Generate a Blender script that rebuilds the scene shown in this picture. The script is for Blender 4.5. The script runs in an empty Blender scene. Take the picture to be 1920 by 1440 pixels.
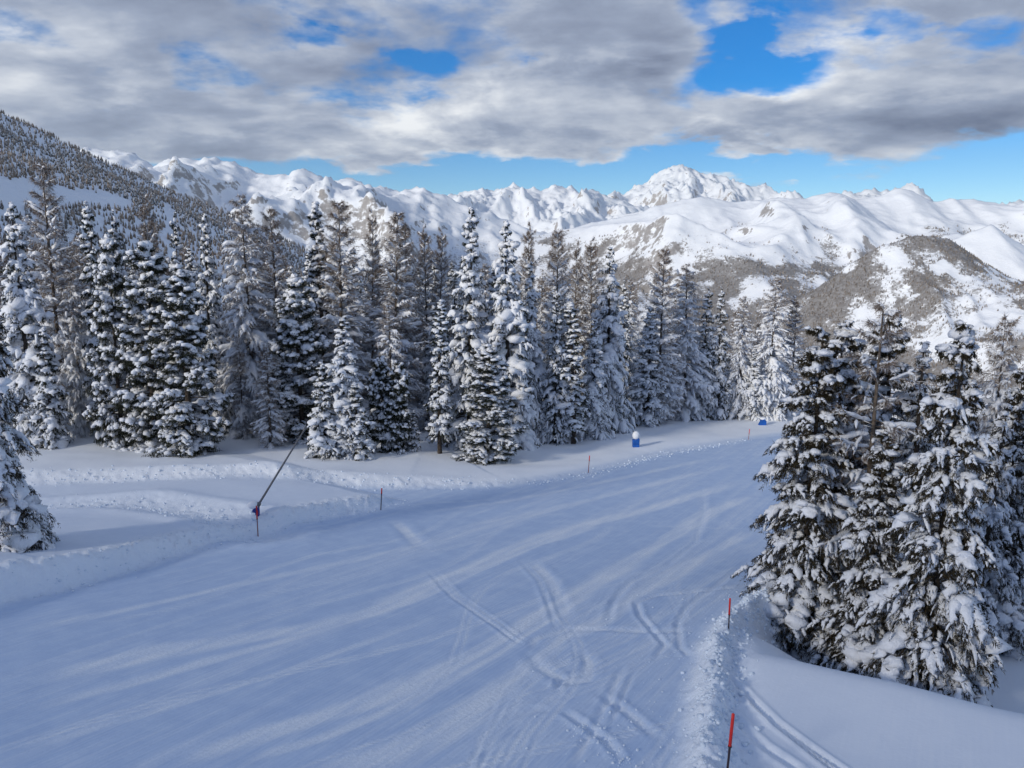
import bpy, math, random
import numpy as np
from mathutils import Vector

random.seed(7)
RNG = np.random.default_rng(7)
SC = bpy.context.scene
COL = SC.collection

# ------------------------------------------------------------------ camera
F = 1500.0                                  # focal length in photo pixels (1920 wide)
PITCH = math.atan2(250.0, F)
cam_d = bpy.data.cameras.new('camera')
cam = bpy.data.objects.new('camera', cam_d)
COL.objects.link(cam)
cam_d.sensor_width = 36.0
cam_d.lens = 36.0 * F / 1920.0
cam_d.clip_start = 0.5
cam_d.clip_end = 120000.0
cam.location = (0, 0, 0)
cam.rotation_euler = (math.radians(90) - PITCH, 0, 0)
SC.camera = cam

# ------------------------------------------------------------------ light
SUN_EL = math.radians(20.6)
SUN_H = Vector((-0.76, -0.65, 0)).normalized()
TO_SUN = Vector((SUN_H.x * math.cos(SUN_EL), SUN_H.y * math.cos(SUN_EL), math.sin(SUN_EL)))
SKY_STRENGTH = 0.10
sun_d = bpy.data.lights.new('sun', 'SUN')
sun_d.energy = 2.1
sun_d.angle = math.radians(8.0)          # thin cloud veils the sun
sun_d.color = (1.0, 0.92, 0.78)
sun = bpy.data.objects.new('sun', sun_d)
COL.objects.link(sun)
sun.rotation_euler = TO_SUN.to_track_quat('Z', 'Y').to_euler()
SC.view_settings.view_transform = 'Standard'
SC.view_settings.look = 'None'
SC.view_settings.gamma = 1.0
SC.view_settings.exposure = 0.73
SC.view_settings.use_curve_mapping = False


def ray(px, py):
    cx, cy = (px - 960.0) / F, (720.0 - py) / F
    return np.array([cx, math.cos(PITCH) + cy * math.sin(PITCH), -math.sin(PITCH) + cy * math.cos(PITCH)])


class NT:
    """small helper around a node tree"""
    def __init__(self, tree):
        self.t = tree
        tree.nodes.clear()

    def n(self, kind, **kw):
        nd = self.t.nodes.new(kind)
        for k, v in kw.items():
            if k.startswith('i_'):
                nd.inputs[k[2:].replace('_', ' ')].default_value = v
            else:
                setattr(nd, k, v)
        return nd

    def link(self, a, b):
        self.t.links.new(a, b)

    def set(self, sock, v):
        if hasattr(v, 'is_linked') or isinstance(v, bpy.types.NodeSocket):
            self.t.links.new(v, sock)
        else:
            sock.default_value = v

    def math(self, op, a, b=0.0, c=0.0, clamp=False):
        nd = self.n('ShaderNodeMath', operation=op, use_clamp=clamp)
        self.set(nd.inputs[0], a)
        self.set(nd.inputs[1], b)
        if op in ('MULTIPLY_ADD', 'SMOOTH_MIN', 'SMOOTH_MAX'):
            self.set(nd.inputs[2], c)
        return nd.outputs[0]

    def vmath(self, op, a, b=(0, 0, 0)):
        nd = self.n('ShaderNodeVectorMath', operation=op)
        self.set(nd.inputs[0], a)
        if op not in ('NORMALIZE', 'LENGTH'):
            self.set(nd.inputs[1], b)
        return nd.outputs['Value'] if op in ('LENGTH', 'DOT_PRODUCT') else nd.outputs[0]

    def rng(self, v, a, b, c=0.0, d=1.0, smooth=True):
        nd = self.n('ShaderNodeMapRange', interpolation_type='SMOOTHSTEP' if smooth else 'LINEAR')
        self.set(nd.inputs['Value'], v)
        for k, x in (('From Min', a), ('From Max', b), ('To Min', c), ('To Max', d)):
            self.set(nd.inputs[k], x)
        return nd.outputs['Result']

    def mix(self, fac, a, b):
        nd = self.n('ShaderNodeMix', data_type='RGBA')
        self.set(nd.inputs[0], fac)
        self.set(nd.inputs[6], a if not isinstance(a, tuple) else (*a, 1)[:4])
        self.set(nd.inputs[7], b if not isinstance(b, tuple) else (*b, 1)[:4])
        return nd.outputs[2]

    def noise(self, vec, scale, detail=4.0, rough=0.5, dist=0.0):
        nd = self.n('ShaderNodeTexNoise')
        if vec is not None:
            self.link(vec, nd.inputs['Vector'])
        nd.inputs['Scale'].default_value = scale
        nd.inputs['Detail'].default_value = detail
        nd.inputs['Roughness'].default_value = rough
        nd.inputs['Distortion'].default_value = dist
        return nd.outputs['Fac']


# ------------------------------------------------------------------ sky
def build_world():
    w = bpy.data.worlds.new('World')
    SC.world = w
    w.use_nodes = True
    g = NT(w.node_tree)
    sky = g.n('ShaderNodeTexSky', sky_type='NISHITA')
    sky.sun_disc = False
    sky.sun_elevation = SUN_EL
    sky.sun_rotation = math.atan2(TO_SUN.x, TO_SUN.y)
    sky.altitude = 2200
    sky.air_density = 1.0
    sky.dust_density = 0.4
    sky.ozone_density = 2.2
    hs = g.n('ShaderNodeHueSaturation')
    hs.inputs['Saturation'].default_value = 1.22
    hs.inputs['Value'].default_value = 0.80
    d = g.n('ShaderNodeTexCoord').outputs['Generated']
    sep = g.n('ShaderNodeSeparateXYZ')
    g.link(d, sep.inputs[0])
    tint = g.mix(g.rng(sep.outputs[2], 0.02, 0.24), (0.86, 0.96, 1.04), (0.46, 0.74, 1.02))
    deep = g.vmath('MULTIPLY', sky.outputs[0], tint)
    g.link(deep, hs.inputs['Color'])
    zc = g.math('MAXIMUM', sep.outputs[2], 0.0)
    den = g.math('ADD', zc, 0.20)
    px = g.math('DIVIDE', sep.outputs[0], den)
    py = g.math('DIVIDE', sep.outputs[1], den)
    comb = g.n('ShaderNodeCombineXYZ')
    g.link(px, comb.inputs[0])
    g.link(py, comb.inputs[1])
    p = comb.outputs[0]
    # warp for ragged edges
    wn = g.n('ShaderNodeTexNoise')
    g.link(p, wn.inputs['Vector'])
    wn.inputs['Scale'].default_value = 1.7
    wn.inputs['Detail'].default_value = 6
    wv = g.vmath('SUBTRACT', wn.outputs['Color'], (0.5, 0.5, 0.5))
    wsc = g.n('ShaderNodeVectorMath', operation='SCALE')
    g.link(wv, wsc.inputs[0])
    wsc.inputs['Scale'].default_value = 0.13
    dw = g.vmath('ADD', d, wsc.outputs[0])
    base = g.noise(p, 1.25, 11, 0.60, 0.1)
    sun_off = g.vmath('ADD', p, (SUN_H.x * 0.16, SUN_H.y * 0.16, 0))
    base2 = g.noise(sun_off, 1.25, 9, 0.58, 0.1)
    dens = g.math('MULTIPLY_ADD', g.math('SUBTRACT', base, 0.5), 2.0, 0.60)
    # open blue gaps (negative) and cloud banks (positive): px, py, half-width, half-height, amount
    blobs = [(1375, 105, 100, 46, -.36), (1290, 40, 45, 34, -.18), (1450, 130, 80, 30, -.18),
             (785, 108, 58, 24, -.26), (605, 66, 75, 24, -.26), (390, 122, 50, 20, -.24), (70, 105, 130, 26, -.26),
             (1010, 118, 50, 20, -.2), (1690, 50, 50, 30, -.2), (1590, 120, 110, 30, -.12), (1840, 45, 45, 35, -.2),
             (1330, 250, 130, 18, -.12), (560, 25, 120, 20, -.12),
             (300, 225, 460, 95, .16), (1150, 60, 170, 85, .22), (1150, 205, 330, 60, .20), (1750, 210, 300, 80, .18),
             (1080, 272, 250, 34, .20), (560, 280, 420, 26, .24), (1400, 305, 70, 9, .30), (1390, 340, 75, 13, .26),
             (1700, 275, 300, 12, .10)]
    rag = g.noise(g.vmath('MULTIPLY', d, (1.0, 1.0, 2.6)), 9.0, 9, 0.62, 0.3)
    rag = g.math('MULTIPLY', g.math('SUBTRACT', rag, 0.5), 2.6)
    for bx, by, hw, hh, amt in blobs:
        r0 = ray(bx, by)
        r0 = r0 / np.linalg.norm(r0)
        sx, sz = hw / F * 1.35, hh / F * 1.5
        df = g.vmath('SUBTRACT', dw, tuple(r0))
        df = g.vmath('MULTIPLY', df, (1 / sx, 1.6, 1 / sz))
        ln = g.math('ADD', g.vmath('LENGTH', df), rag)
        val = g.rng(ln, 0.25, 1.0, amt, 0.0)
        dens = g.math('ADD', dens, val)
    # a clear strip low over the mountains
    low = g.rng(sep.outputs[2], 0.085, 0.138, -0.46, 0.0)
    dens = g.math('ADD', dens, low)
    hi = g.rng(sep.outputs[2], 0.35, 0.7, 0.0, -0.10)
    dens = g.math('ADD', dens, hi)
    alpha = g.rng(dens, 0.33, 0.68)
    # cloud brightness: lit flanks, grey bellies
    emb = g.math('SUBTRACT', base, base2)
    emb = g.math('MULTIPLY', emb, 2.3)
    big = g.noise(p, 0.6, 5, 0.55)
    streak = g.noise(g.vmath('MULTIPLY', p, (0.7, 2.0, 1)), 1.2, 7, 0.52)
    br = g.math('ADD', emb, g.math('MULTIPLY', g.math('SUBTRACT', big, 0.5), 0.9))
    br = g.math('ADD', br, g.math('MULTIPLY', g.math('SUBTRACT', streak, 0.5), 1.1))
    thick = g.rng(dens, 0.50, 1.05, 0.14, -0.18)
    br = g.math('ADD', br, thick)
    elev = g.rng(sep.outputs[2], 0.10, 0.30, 0.15, -0.14)
    br = g.math('ADD', br, elev)
    br = g.math('ADD', br, 0.46, clamp=True)
    cr = g.n('ShaderNodeValToRGB')
    e = cr.color_ramp.elements
    e[0].position = 0.0
    e[0].color = (0.085, 0.105, 0.165, 1)
    e[1].position = 1.0
    e[1].color = (0.64, 0.65, 0.66, 1)
    m1 = cr.color_ramp.elements.new(0.42)
    m1.color = (0.205, 0.240, 0.320, 1)
    m2 = cr.color_ramp.elements.new(0.68)
    m2.color = (0.36, 0.39, 0.45, 1)
    g.link(br, cr.inputs[0])
    sc = g.n('ShaderNodeVectorMath', operation='SCALE')
    g.link(cr.outputs[0], sc.inputs[0])
    sc.inputs['Scale'].default_value = 1.0 / SKY_STRENGTH
    col = g.mix(alpha, hs.outputs[0], sc.outputs[0])
    bg = g.n('ShaderNodeBackground')
    g.link(col, bg.inputs['Color'])
    bg.inputs['Strength'].default_value = SKY_STRENGTH
    out = g.n('ShaderNodeOutputWorld')
    g.link(bg.outputs[0], out.inputs[0])
    w.cycles.sampling_method = 'MANUAL'
    w.cycles.sample_map_resolution = 512


build_world()

# ------------------------------------------------------------------ numpy noise
_P = np.random.default_rng(11).permutation(256)
_P = np.concatenate([_P, _P, _P])
_A = np.random.default_rng(12).uniform(0, 2 * np.pi, 256)
_GX, _GY = np.cos(_A), np.sin(_A)


def perlin(x, y, seed=0):
    x = np.asarray(x, dtype=np.float64) + seed * 17.31
    y = np.asarray(y, dtype=np.float64) - seed * 9.77
    xi, yi = np.floor(x).astype(np.int64), np.floor(y).astype(np.int64)
    xf, yf = x - xi, y - yi
    u, v = xf * xf * xf * (xf * (xf * 6 - 15) + 10), yf * yf * yf * (yf * (yf * 6 - 15) + 10)

    def gr(ix, iy, fx, fy):
        h = _P[(_P[ix & 255] + iy) & 255]
        return _GX[h] * fx + _GY[h] * fy
    a = gr(xi, yi, xf, yf)
    b = gr(xi + 1, yi, xf - 1, yf)
    c = gr(xi, yi + 1, xf, yf - 1)
    d = gr(xi + 1, yi + 1, xf - 1, yf - 1)
    return ((a + (b - a) * u) + ((c + (d - c) * u) - (a + (b - a) * u)) * v) * 1.41


def fbm(x, y, octv=5, seed=0, gain=0.5):
    s, a, t = 0.0, 1.0, 0.0
    for i in range(octv):
        s = s + a * perlin(x * 2 ** i, y * 2 ** i, seed + i * 3)
        t += a
        a *= gain
    return s / t


def ridged(x, y, octv=6, seed=0, gain=0.5):
    s, a, t, w = 0.0, 1.0, 0.0, 1.0
    for i in range(octv):
        n = 1 - np.abs(perlin(x * 2.03 ** i, y * 2.03 ** i, seed + i * 5)) * 1.6
        n = np.clip(n, 0, 1) ** 2
        s = s + a * n * w
        w = np.clip(n * 1.6, 0, 1)
        t += a
        a *= gain
    return s / t


def sstep(a, b, x):
    t = np.clip((x - a) / (b - a), 0, 1)
    return t * t * (3 - 2 * t)


# ------------------------------------------------------------------ meshes
def new_mesh(name, verts, faces, smooth=True, attrs=None, mats=None):
    """verts (n,3); faces (m,3) or (m,4)"""
    me = bpy.data.meshes.new(name)
    verts = np.ascontiguousarray(verts, dtype=np.float32)
    faces = np.ascontiguousarray(faces, dtype=np.int32)
    m, k = faces.shape
    me.vertices.add(len(verts))
    me.vertices.foreach_set('co', verts.ravel())
    me.loops.add(m * k)
    me.loops.foreach_set('vertex_index', faces.ravel())
    me.polygons.add(m)
    me.polygons.foreach_set('loop_start', np.arange(0, m * k, k, dtype=np.int32))
    me.polygons.foreach_set('use_smooth', np.full(m, smooth, dtype=bool))
    me.update(calc_edges=True)
    for nm, val in (attrs or {}).items():
        at = me.attributes.new(nm, 'FLOAT', 'POINT')
        at.data.foreach_set('value', np.ascontiguousarray(val, dtype=np.float32).ravel())
    for mt in (mats or []):
        me.materials.append(mt)
    return me


def add_obj(name, me, parent=None, loc=None, **props):
    o = bpy.data.objects.new(name, me)
    COL.objects.link(o)
    if parent is not None:
        o.parent = parent
    if loc is not None:
        o.location = loc
    for k, v in props.items():
        o[k] = v
    return o


def grid_faces(nu, nv):
    i = np.arange(nu - 1)[:, None] * nv + np.arange(nv - 1)[None, :]
    i = i.ravel()
    return np.stack([i, i + nv, i + nv + 1, i + 1], 1)


# ------------------------------------------------------------------ materials
def material(name, rough=0.8, spec=0.25):
    m = bpy.data.materials.new(name)
    m.use_nodes = True
    g = NT(m.node_tree)
    b = g.n('ShaderNodeBsdfPrincipled')
    b.inputs['Roughness'].default_value = rough
    b.inputs['Specular IOR Level'].default_value = spec
    o = g.n('ShaderNodeOutputMaterial')
    g.link(b.outputs[0], o.inputs[0])
    return m, g, b


def attr(g, name):
    return g.n('ShaderNodeAttribute', attribute_name=name).outputs['Fac']


def bump(g, b, h, strength, dist):
    bp = g.n('ShaderNodeBump')
    bp.inputs['Strength'].default_value = strength
    bp.inputs['Distance'].default_value = dist
    g.link(h, bp.inputs['Height'])
    g.link(bp.outputs[0], b.inputs['Normal'])
    return bp


def plain(name, col, rough=0.6, var=0.25, scale=6.0, spec=0.3):
    m, g, b = material(name, rough, spec)
    tc = g.n('ShaderNodeTexCoord').outputs['Object']
    f = g.noise(tc, scale, 5, 0.6)
    c2 = tuple(c * (1 - var) for c in col)
    c3 = tuple(min(1, c * (1 + var)) for c in col)
    g.link(g.mix(g.rng(f, 0.3, 0.7), c2, c3), b.inputs['Base Color'])
    bump(g, b, f, 0.25, 0.02)
    return m


GROOM_DIR = None


def mat_ground():
    m, g, b = material('groomed_snow', 0.75, 0.3)
    tc = g.n('ShaderNodeTexCoord').outputs['Object']
    pw = attr(g, 'powder')
    off = attr(g, 'offpiste')
    n = g.noise(tc, 1.3, 6, 0.62)
    fine = g.noise(tc, 9.0, 4, 0.6)
    a = math.atan2(GROOM_DIR[1], GROOM_DIR[0])
    rot = g.n('ShaderNodeVectorRotate', rotation_type='Z_AXIS')
    g.link(tc, rot.inputs['Vector'])
    rot.inputs['Angle'].default_value = -a
    # loose snow dragged along the run in fine streaks
    drag = g.noise(g.vmath('MULTIPLY', rot.outputs[0], (0.05, 1.0, 0.0)), 6.5, 8, 0.72, 0.5)
    patch = g.noise(g.vmath('MULTIPLY', rot.outputs[0], (0.25, 1.0, 0.0)), 0.35, 4, 0.6)
    dr = g.math('MULTIPLY', g.rng(drag, 0.46, 0.66), g.rng(patch, 0.36, 0.62))
    f = g.math('ADD', pw, g.math('MULTIPLY', g.math('SUBTRACT', n, 0.5), 0.30))
    f = g.math('ADD', f, g.math('MULTIPLY', dr, 0.30), clamp=True)
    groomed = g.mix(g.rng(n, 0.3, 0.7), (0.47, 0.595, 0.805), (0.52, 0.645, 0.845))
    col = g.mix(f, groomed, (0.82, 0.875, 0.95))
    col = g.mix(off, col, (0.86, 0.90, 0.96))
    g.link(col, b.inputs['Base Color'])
    # corduroy left by the groomer along the run
    st = g.vmath('MULTIPLY', rot.outputs[0], (0.06, 1.0, 0.0))
    cord = g.noise(st, 7.0, 3, 0.7)
    wav = g.n('ShaderNodeTexWave', wave_type='BANDS', bands_direction='Y')
    g.link(rot.outputs[0], wav.inputs['Vector'])
    wav.inputs['Scale'].default_value = 2.4
    wav.inputs['Distortion'].default_value = 0.6
    h = g.math('ADD', g.math('MULTIPLY', cord, 0.8), g.math('MULTIPLY', wav.outputs['Fac'], 0.16))
    h = g.math('MULTIPLY', h, g.math('SUBTRACT', 1.0, off))
    h = g.math('ADD', h, g.math('MULTIPLY', fine, g.math('MULTIPLY_ADD', pw, 1.2, 0.25)))
    bump(g, b, h, 0.45, 0.06)
    return m


def mat_tree_snow(name='tree_snow', col=(0.83, 0.86, 0.92)):
    m, g, b = material(name, 0.85, 0.2)
    tc = g.n('ShaderNodeTexCoord').outputs['Object']
    f = g.noise(tc, 5.0, 5, 0.65)
    g.link(g.mix(g.rng(f, 0.35, 0.65), tuple(c * 0.93 for c in col), col), b.inputs['Base Color'])
    f2 = g.noise(tc, 16.0, 3, 0.6)
    bump(g, b, g.math('MULTIPLY_ADD', f2, 0.45, f), 0.7, 0.10)
    return m


def mat_island(name, c1, c2, rough=0.8):
    m, g, b = material(name, rough, 0.15)
    r = g.n('ShaderNodeNewGeometry').outputs['Random Per Island']
    g.link(g.mix(r, c1, c2), b.inputs['Base Color'])
    return m


def mat_mountain(name, rockc=(0.24, 0.215, 0.20), forestc=(0.17, 0.145, 0.125), speck=90.0, snow=(0.84, 0.87, 0.92)):
    m, g, b = material(name, 0.9, 0.1)
    tc = g.n('ShaderNodeTexCoord').outputs['Object']
    rk = attr(g, 'rock')
    fo = attr(g, 'forest')
    n1 = g.noise(tc, 1.0 / speck, 8, 0.7)
    n2 = g.noise(tc, 1.0 / (speck * 0.22), 4, 0.7)
    rv = g.math('ADD', rk, g.math('MULTIPLY', g.math('SUBTRACT', n1, 0.5), 1.9))
    rm = g.rng(rv, 0.56, 0.76, 0.0, 0.85)
    fv = g.math('ADD', fo, g.math('MULTIPLY', g.math('SUBTRACT', n2, 0.5), 1.5))
    fv = g.math('ADD', fv, g.math('MULTIPLY', g.math('SUBTRACT', n1, 0.5), 0.8))
    fm = g.rng(fv, 0.36, 0.72, 0.0, 0.92)
    rc = g.mix(g.rng(n2, 0.3, 0.7), tuple(c * 0.7 for c in rockc), tuple(c * 1.3 for c in rockc))
    fc = g.mix(g.rng(n2, 0.35, 0.7), tuple(c * 0.7 for c in forestc), (0.26, 0.25, 0.25))
    col = g.mix(rm, snow, rc)
    col = g.mix(fm, col, fc)
    g.link(col, b.inputs['Base Color'])
    bump(g, b, n1, 0.40, speck * 0.22)
    return m


# ------------------------------------------------------------------ near terrain
def base_z(x, y):
    # slope .15 near, .08 in the middle, flat under the wood (integrated smooth slope)
    z = -8.0 - 0.15 * y
    s1 = np.logaddexp(0, (y - 44.0) / 5.0) * 5.0          # soft ramp
    s2 = np.logaddexp(0, (y - 84.0) / 6.0) * 6.0
    return z + 0.07 * s1 + 0.075 * s2 + 0.12 * np.logaddexp(0, (-y - 6) / 4.0) * -0.0


def unproject(px, py, fn):
    r = ray(px, py)
    ts = np.geomspace(4, 400, 3000)
    P = r[None, :] * ts[:, None]
    zz = fn(P[:, 0], P[:, 1])
    below = P[:, 2] < zz
    k = int(np.argmax(below)) if below.any() else len(ts) - 1
    return P[k]


def poly_xy(pts):
    return np.array([unproject(a, b, base_z)[:2] for a, b in pts])


def polydist(x, y, P):
    """distance, signed side and fractional index of the nearest point on polyline P"""
    best = np.full(x.shape, 1e9)
    sgn = np.zeros_like(best)
    par = np.zeros_like(best)
    for i in range(len(P) - 1):
        a, b = P[i], P[i + 1]
        d = b - a
        L2 = d @ d
        t = np.clip(((x - a[0]) * d[0] + (y - a[1]) * d[1]) / L2, 0, 1)
        ex, ey = x - (a[0] + t * d[0]), y - (a[1] + t * d[1])
        dist = np.hypot(ex, ey)
        cr = d[0] * (y - a[1]) - d[1] * (x - a[0])
        m = dist < best
        best = np.where(m, dist, best)
        sgn = np.where(m, np.sign(cr), sgn)
        par = np.where(m, i + t, par)
    return best, sgn, par


E1 = poly_xy([(-500, 1290), (0, 1135), (130, 1108), (300, 1055), (420, 1018), (484, 1004), (560, 985), (640, 968), (715, 953), (775, 942)])
E1H = np.array([1.4, 1.25, 1.1, 0.8, 0.6, 0.6, 0.7, 0.7, 0.6, 0.0])
E2 = poly_xy([(-500, 925), (0, 918), (250, 916), (500, 914), (760, 918), (960, 914), (1104, 888), (1250, 852), (1403, 825), (1540, 806), (1700, 790)])
E2H = np.array([.7, .7, .7, .7, .55, .35, .28, .35, .25, .15, .1])
BERM = poly_xy([(1296, 1900), (1318, 1440), (1322, 1380), (1326, 1300), (1338, 1225), (1362, 1178), (1400, 1150), (1470, 1100), (1500, 1000), (1530, 900), (1560, 830)])
CREST = poly_xy([(1372, 1205), (1400, 1248), (1600, 1292), (1830, 1346), (1960, 1372), (2400, 1450)])
SIDE_TRACK = poly_xy([(60, 958), (260, 958), (380, 980), (500, 1004)])
GROOM_A, GROOM_B = poly_xy([(700, 1320), (1333, 960)])
GROOM_DIR = (GROOM_B - GROOM_A) / np.linalg.norm(GROOM_B - GROOM_A)

# ski and groomer marks: polyline in photo pixels on the run, half width (m), powder, depth (m)
MARKS = [
    ([(0, 1290), (300, 1222), (560, 1180), (700, 1147), (833, 1087), (967, 1027), (1100, 983), (1200, 958), (1430, 890)], 0.75, .75, .02),
    ([(0, 1345), (300, 1265), (560, 1195), (760, 1130), (900, 1068), (1010, 1020), (1160, 975)], 0.35, .6, .02),
    ([(300, 1440), (480, 1380), (700, 1315), (900, 1222), (1000, 1160), (1100, 1103), (1200, 1043), (1333, 960), (1430, 920)], 0.6, .75, .02),
    ([(420, 1440), (600, 1385), (760, 1320), (930, 1230), (1030, 1160), (1150, 1090)], 0.28, .65, .02),
    ([(560, 1460), (700, 1420), (833, 1373), (933, 1293), (1000, 1243), (1067, 1193), (1133, 1160), (1200, 1110), (1333, 1037), (1430, 985)], 0.55, .7, .02),
    ([(640, 1480), (800, 1400), (900, 1345), (1010, 1322), (1060, 1290)], 0.5, .55, .01),
    ([(0, 1420), (250, 1345), (500, 1270), (700, 1200), (860, 1140)], 0.22, .45, .01),
    ([(0, 1190), (250, 1140), (500, 1085), (760, 1030), (960, 975), (1150, 925), (1400, 862)], 0.4, .5, .01),
    ([(760, 965), (950, 940), (1150, 900), (1400, 845)], 0.4, .45, .01),
    ([(820, 1000), (1000, 960), (1200, 915), (1430, 858)], 0.3, .45, .01),
    ([(735, 972), (765, 1000), (800, 1037)], 0.42, .85, .03),
    ([(985, 1042), (1030, 1087), (1050, 1130), (1062, 1175)], 0.30, .85, .03),
    ([(797, 1063), (850, 1120), (930, 1175), (993, 1220)], 0.07, .9, .04),
    ([(806, 1060), (860, 1118), (940, 1172), (1003, 1217)], 0.05, .9, .04),
    ([(967, 1042), (1012, 1090), (1030, 1140), (1047, 1193)], 0.06, .9, .04),
    ([(1320, 905), (1322, 960), (1305, 1018), (1250, 1060), (1183, 1093), (1150, 1130), (1138, 1180)], 0.08, .95, .05),
    ([(1313, 905), (1314, 960), (1296, 1016), (1240, 1056), (1172, 1094), (1140, 1135), (1130, 1180)], 0.05, .9, .04),
    ([(1430, 1095), (1333, 1107), (1230, 1118), (1193, 1130), (1200, 1156), (1225, 1185), (1247, 1210), (1220, 1243)], 0.08, .95, .06),
    ([(1430, 1030), (1330, 1110), (1290, 1135), (1270, 1170), (1275, 1215), (1300, 1240)], 0.08, .8, .04),
    ([(1047, 1327), (1090, 1357), (1140, 1393), (1173, 1437)], 0.13, .95, .05),
    ([(1110, 1290), (1180, 1340), (1250, 1400)], 0.16, .8, .04),
    ([(1173, 1243), (1150, 1290), (1133, 1327), (1100, 1390), (1067, 1450)], 0.12, .8, .04),
    ([(1195, 1250), (1165, 1310), (1140, 1370)], 0.05, .8, .04),
    ([(993, 1220), (1005, 1200), (1060, 1180), (1130, 1180), (1220, 1185), (1330, 1180)], 0.22, .85, .03),
    ([(993, 1220), (1010, 1250), (1060, 1280), (1100, 1275), (1105, 1245), (1085, 1215)], 0.24, .7, .03),
    ([(1040, 1300), (1050, 1275), (1095, 1262)], 0.08, .6, .07),
    ([(930, 1350), (1000, 1330), (1040, 1330)], 0.2, .7, .02),
    ([(1200, 985), (1300, 990), (1430, 992)], 0.06, .8, .02),
    ([(1060, 1120), (1200, 1085), (1330, 1075)], 0.05, .7, .02),
    ([(1120, 1255), (1250, 1232), (1320, 1230)], 0.04, .7, .02),
]
MARKS_XY = [(poly_xy(m), w, p, dp) for m, w, p, dp in MARKS]
_tr = np.random.default_rng(202)
_right = np.array([GROOM_DIR[1], -GROOM_DIR[0]])
for _i in range(24):
    _c = poly_xy([(_tr.uniform(760, 1400), _tr.uniform(930, 1400))])[0]
    _a = _tr.normal() * 0.28
    _d = np.array([GROOM_DIR[0] * math.cos(_a) - GROOM_DIR[1] * math.sin(_a), GROOM_DIR[0] * math.sin(_a) + GROOM_DIR[1] * math.cos(_a)])
    _n = np.array([_d[1], -_d[0]])
    _L, _A, _w, _ph = _tr.uniform(7, 20), _tr.uniform(0.1, 1.1), _tr.uniform(0.25, 0.6), _tr.uniform(0, 6)
    _t = np.linspace(-1, 1, 15)
    _path = _c[None] + _d[None] * (_t * _L)[:, None] + _n[None] * (_A * np.sin(_t * _L * _w + _ph))[:, None]
    for _o in (-0.11, 0.11):
        MARKS_XY.append((_path + _n[None] * _o, _tr.uniform(0.035, 0.055), _tr.uniform(0.6, 0.95), 0.012))
RIGHT_TRACKS = [(poly_xy(m), w) for m, w in [
    ([(1362, 1285), (1400, 1315), (1450, 1360), (1510, 1400), (1570, 1440), (1640, 1490)], 0.07),
    ([(1368, 1290), (1404, 1322), (1452, 1368), (1508, 1408), (1560, 1444), (1620, 1490)], 0.05),
    ([(1350, 1330), (1390, 1370), (1430, 1405), (1490, 1442)], 0.10),
]]


def mid_z(x, y):
    """the big slopes round the run: rising behind and to the left, falling away to the valley in front"""
    a = -0.47 * x - 192.0
    a = a + 14 * fbm(x / 230, y / 230, 4, 41) + 0.010 * np.clip(y - 700, 0, 3000)
    a = np.where(a > 330, 330 + (a - 330) * 0.8, a)
    a = a - np.clip(y - 1500 - 0.22 * (x + 700), 0, 3000) * 0.9          # the spur ends
    a = a - 26 * np.exp(-((y - 860) / 130) ** 2) * sstep(-560, -420, x)   # a fold
    b = -0.52 * y - 55 - 0.42 * np.clip(x, -2000, 0) * 0.6 - 0.25 * np.clip(x, 0, 3000) + 25 * fbm(x / 300, y / 300, 4, 42)
    b = np.where(b > 135, 135 + (b - 135) * 0.06, b)  # unseen crest behind the camera, height shaped to block part of the sun
    z = np.maximum(a, b)
    h = np.clip(0.5 + 0.5 * (a - b) / 60.0, 0, 1)
    z = b * (1 - h) + a * h + 30 * h * (1 - h)
    return np.maximum(z, -640.0 + 10 * fbm(x / 400, y / 400, 3, 43))


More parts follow.
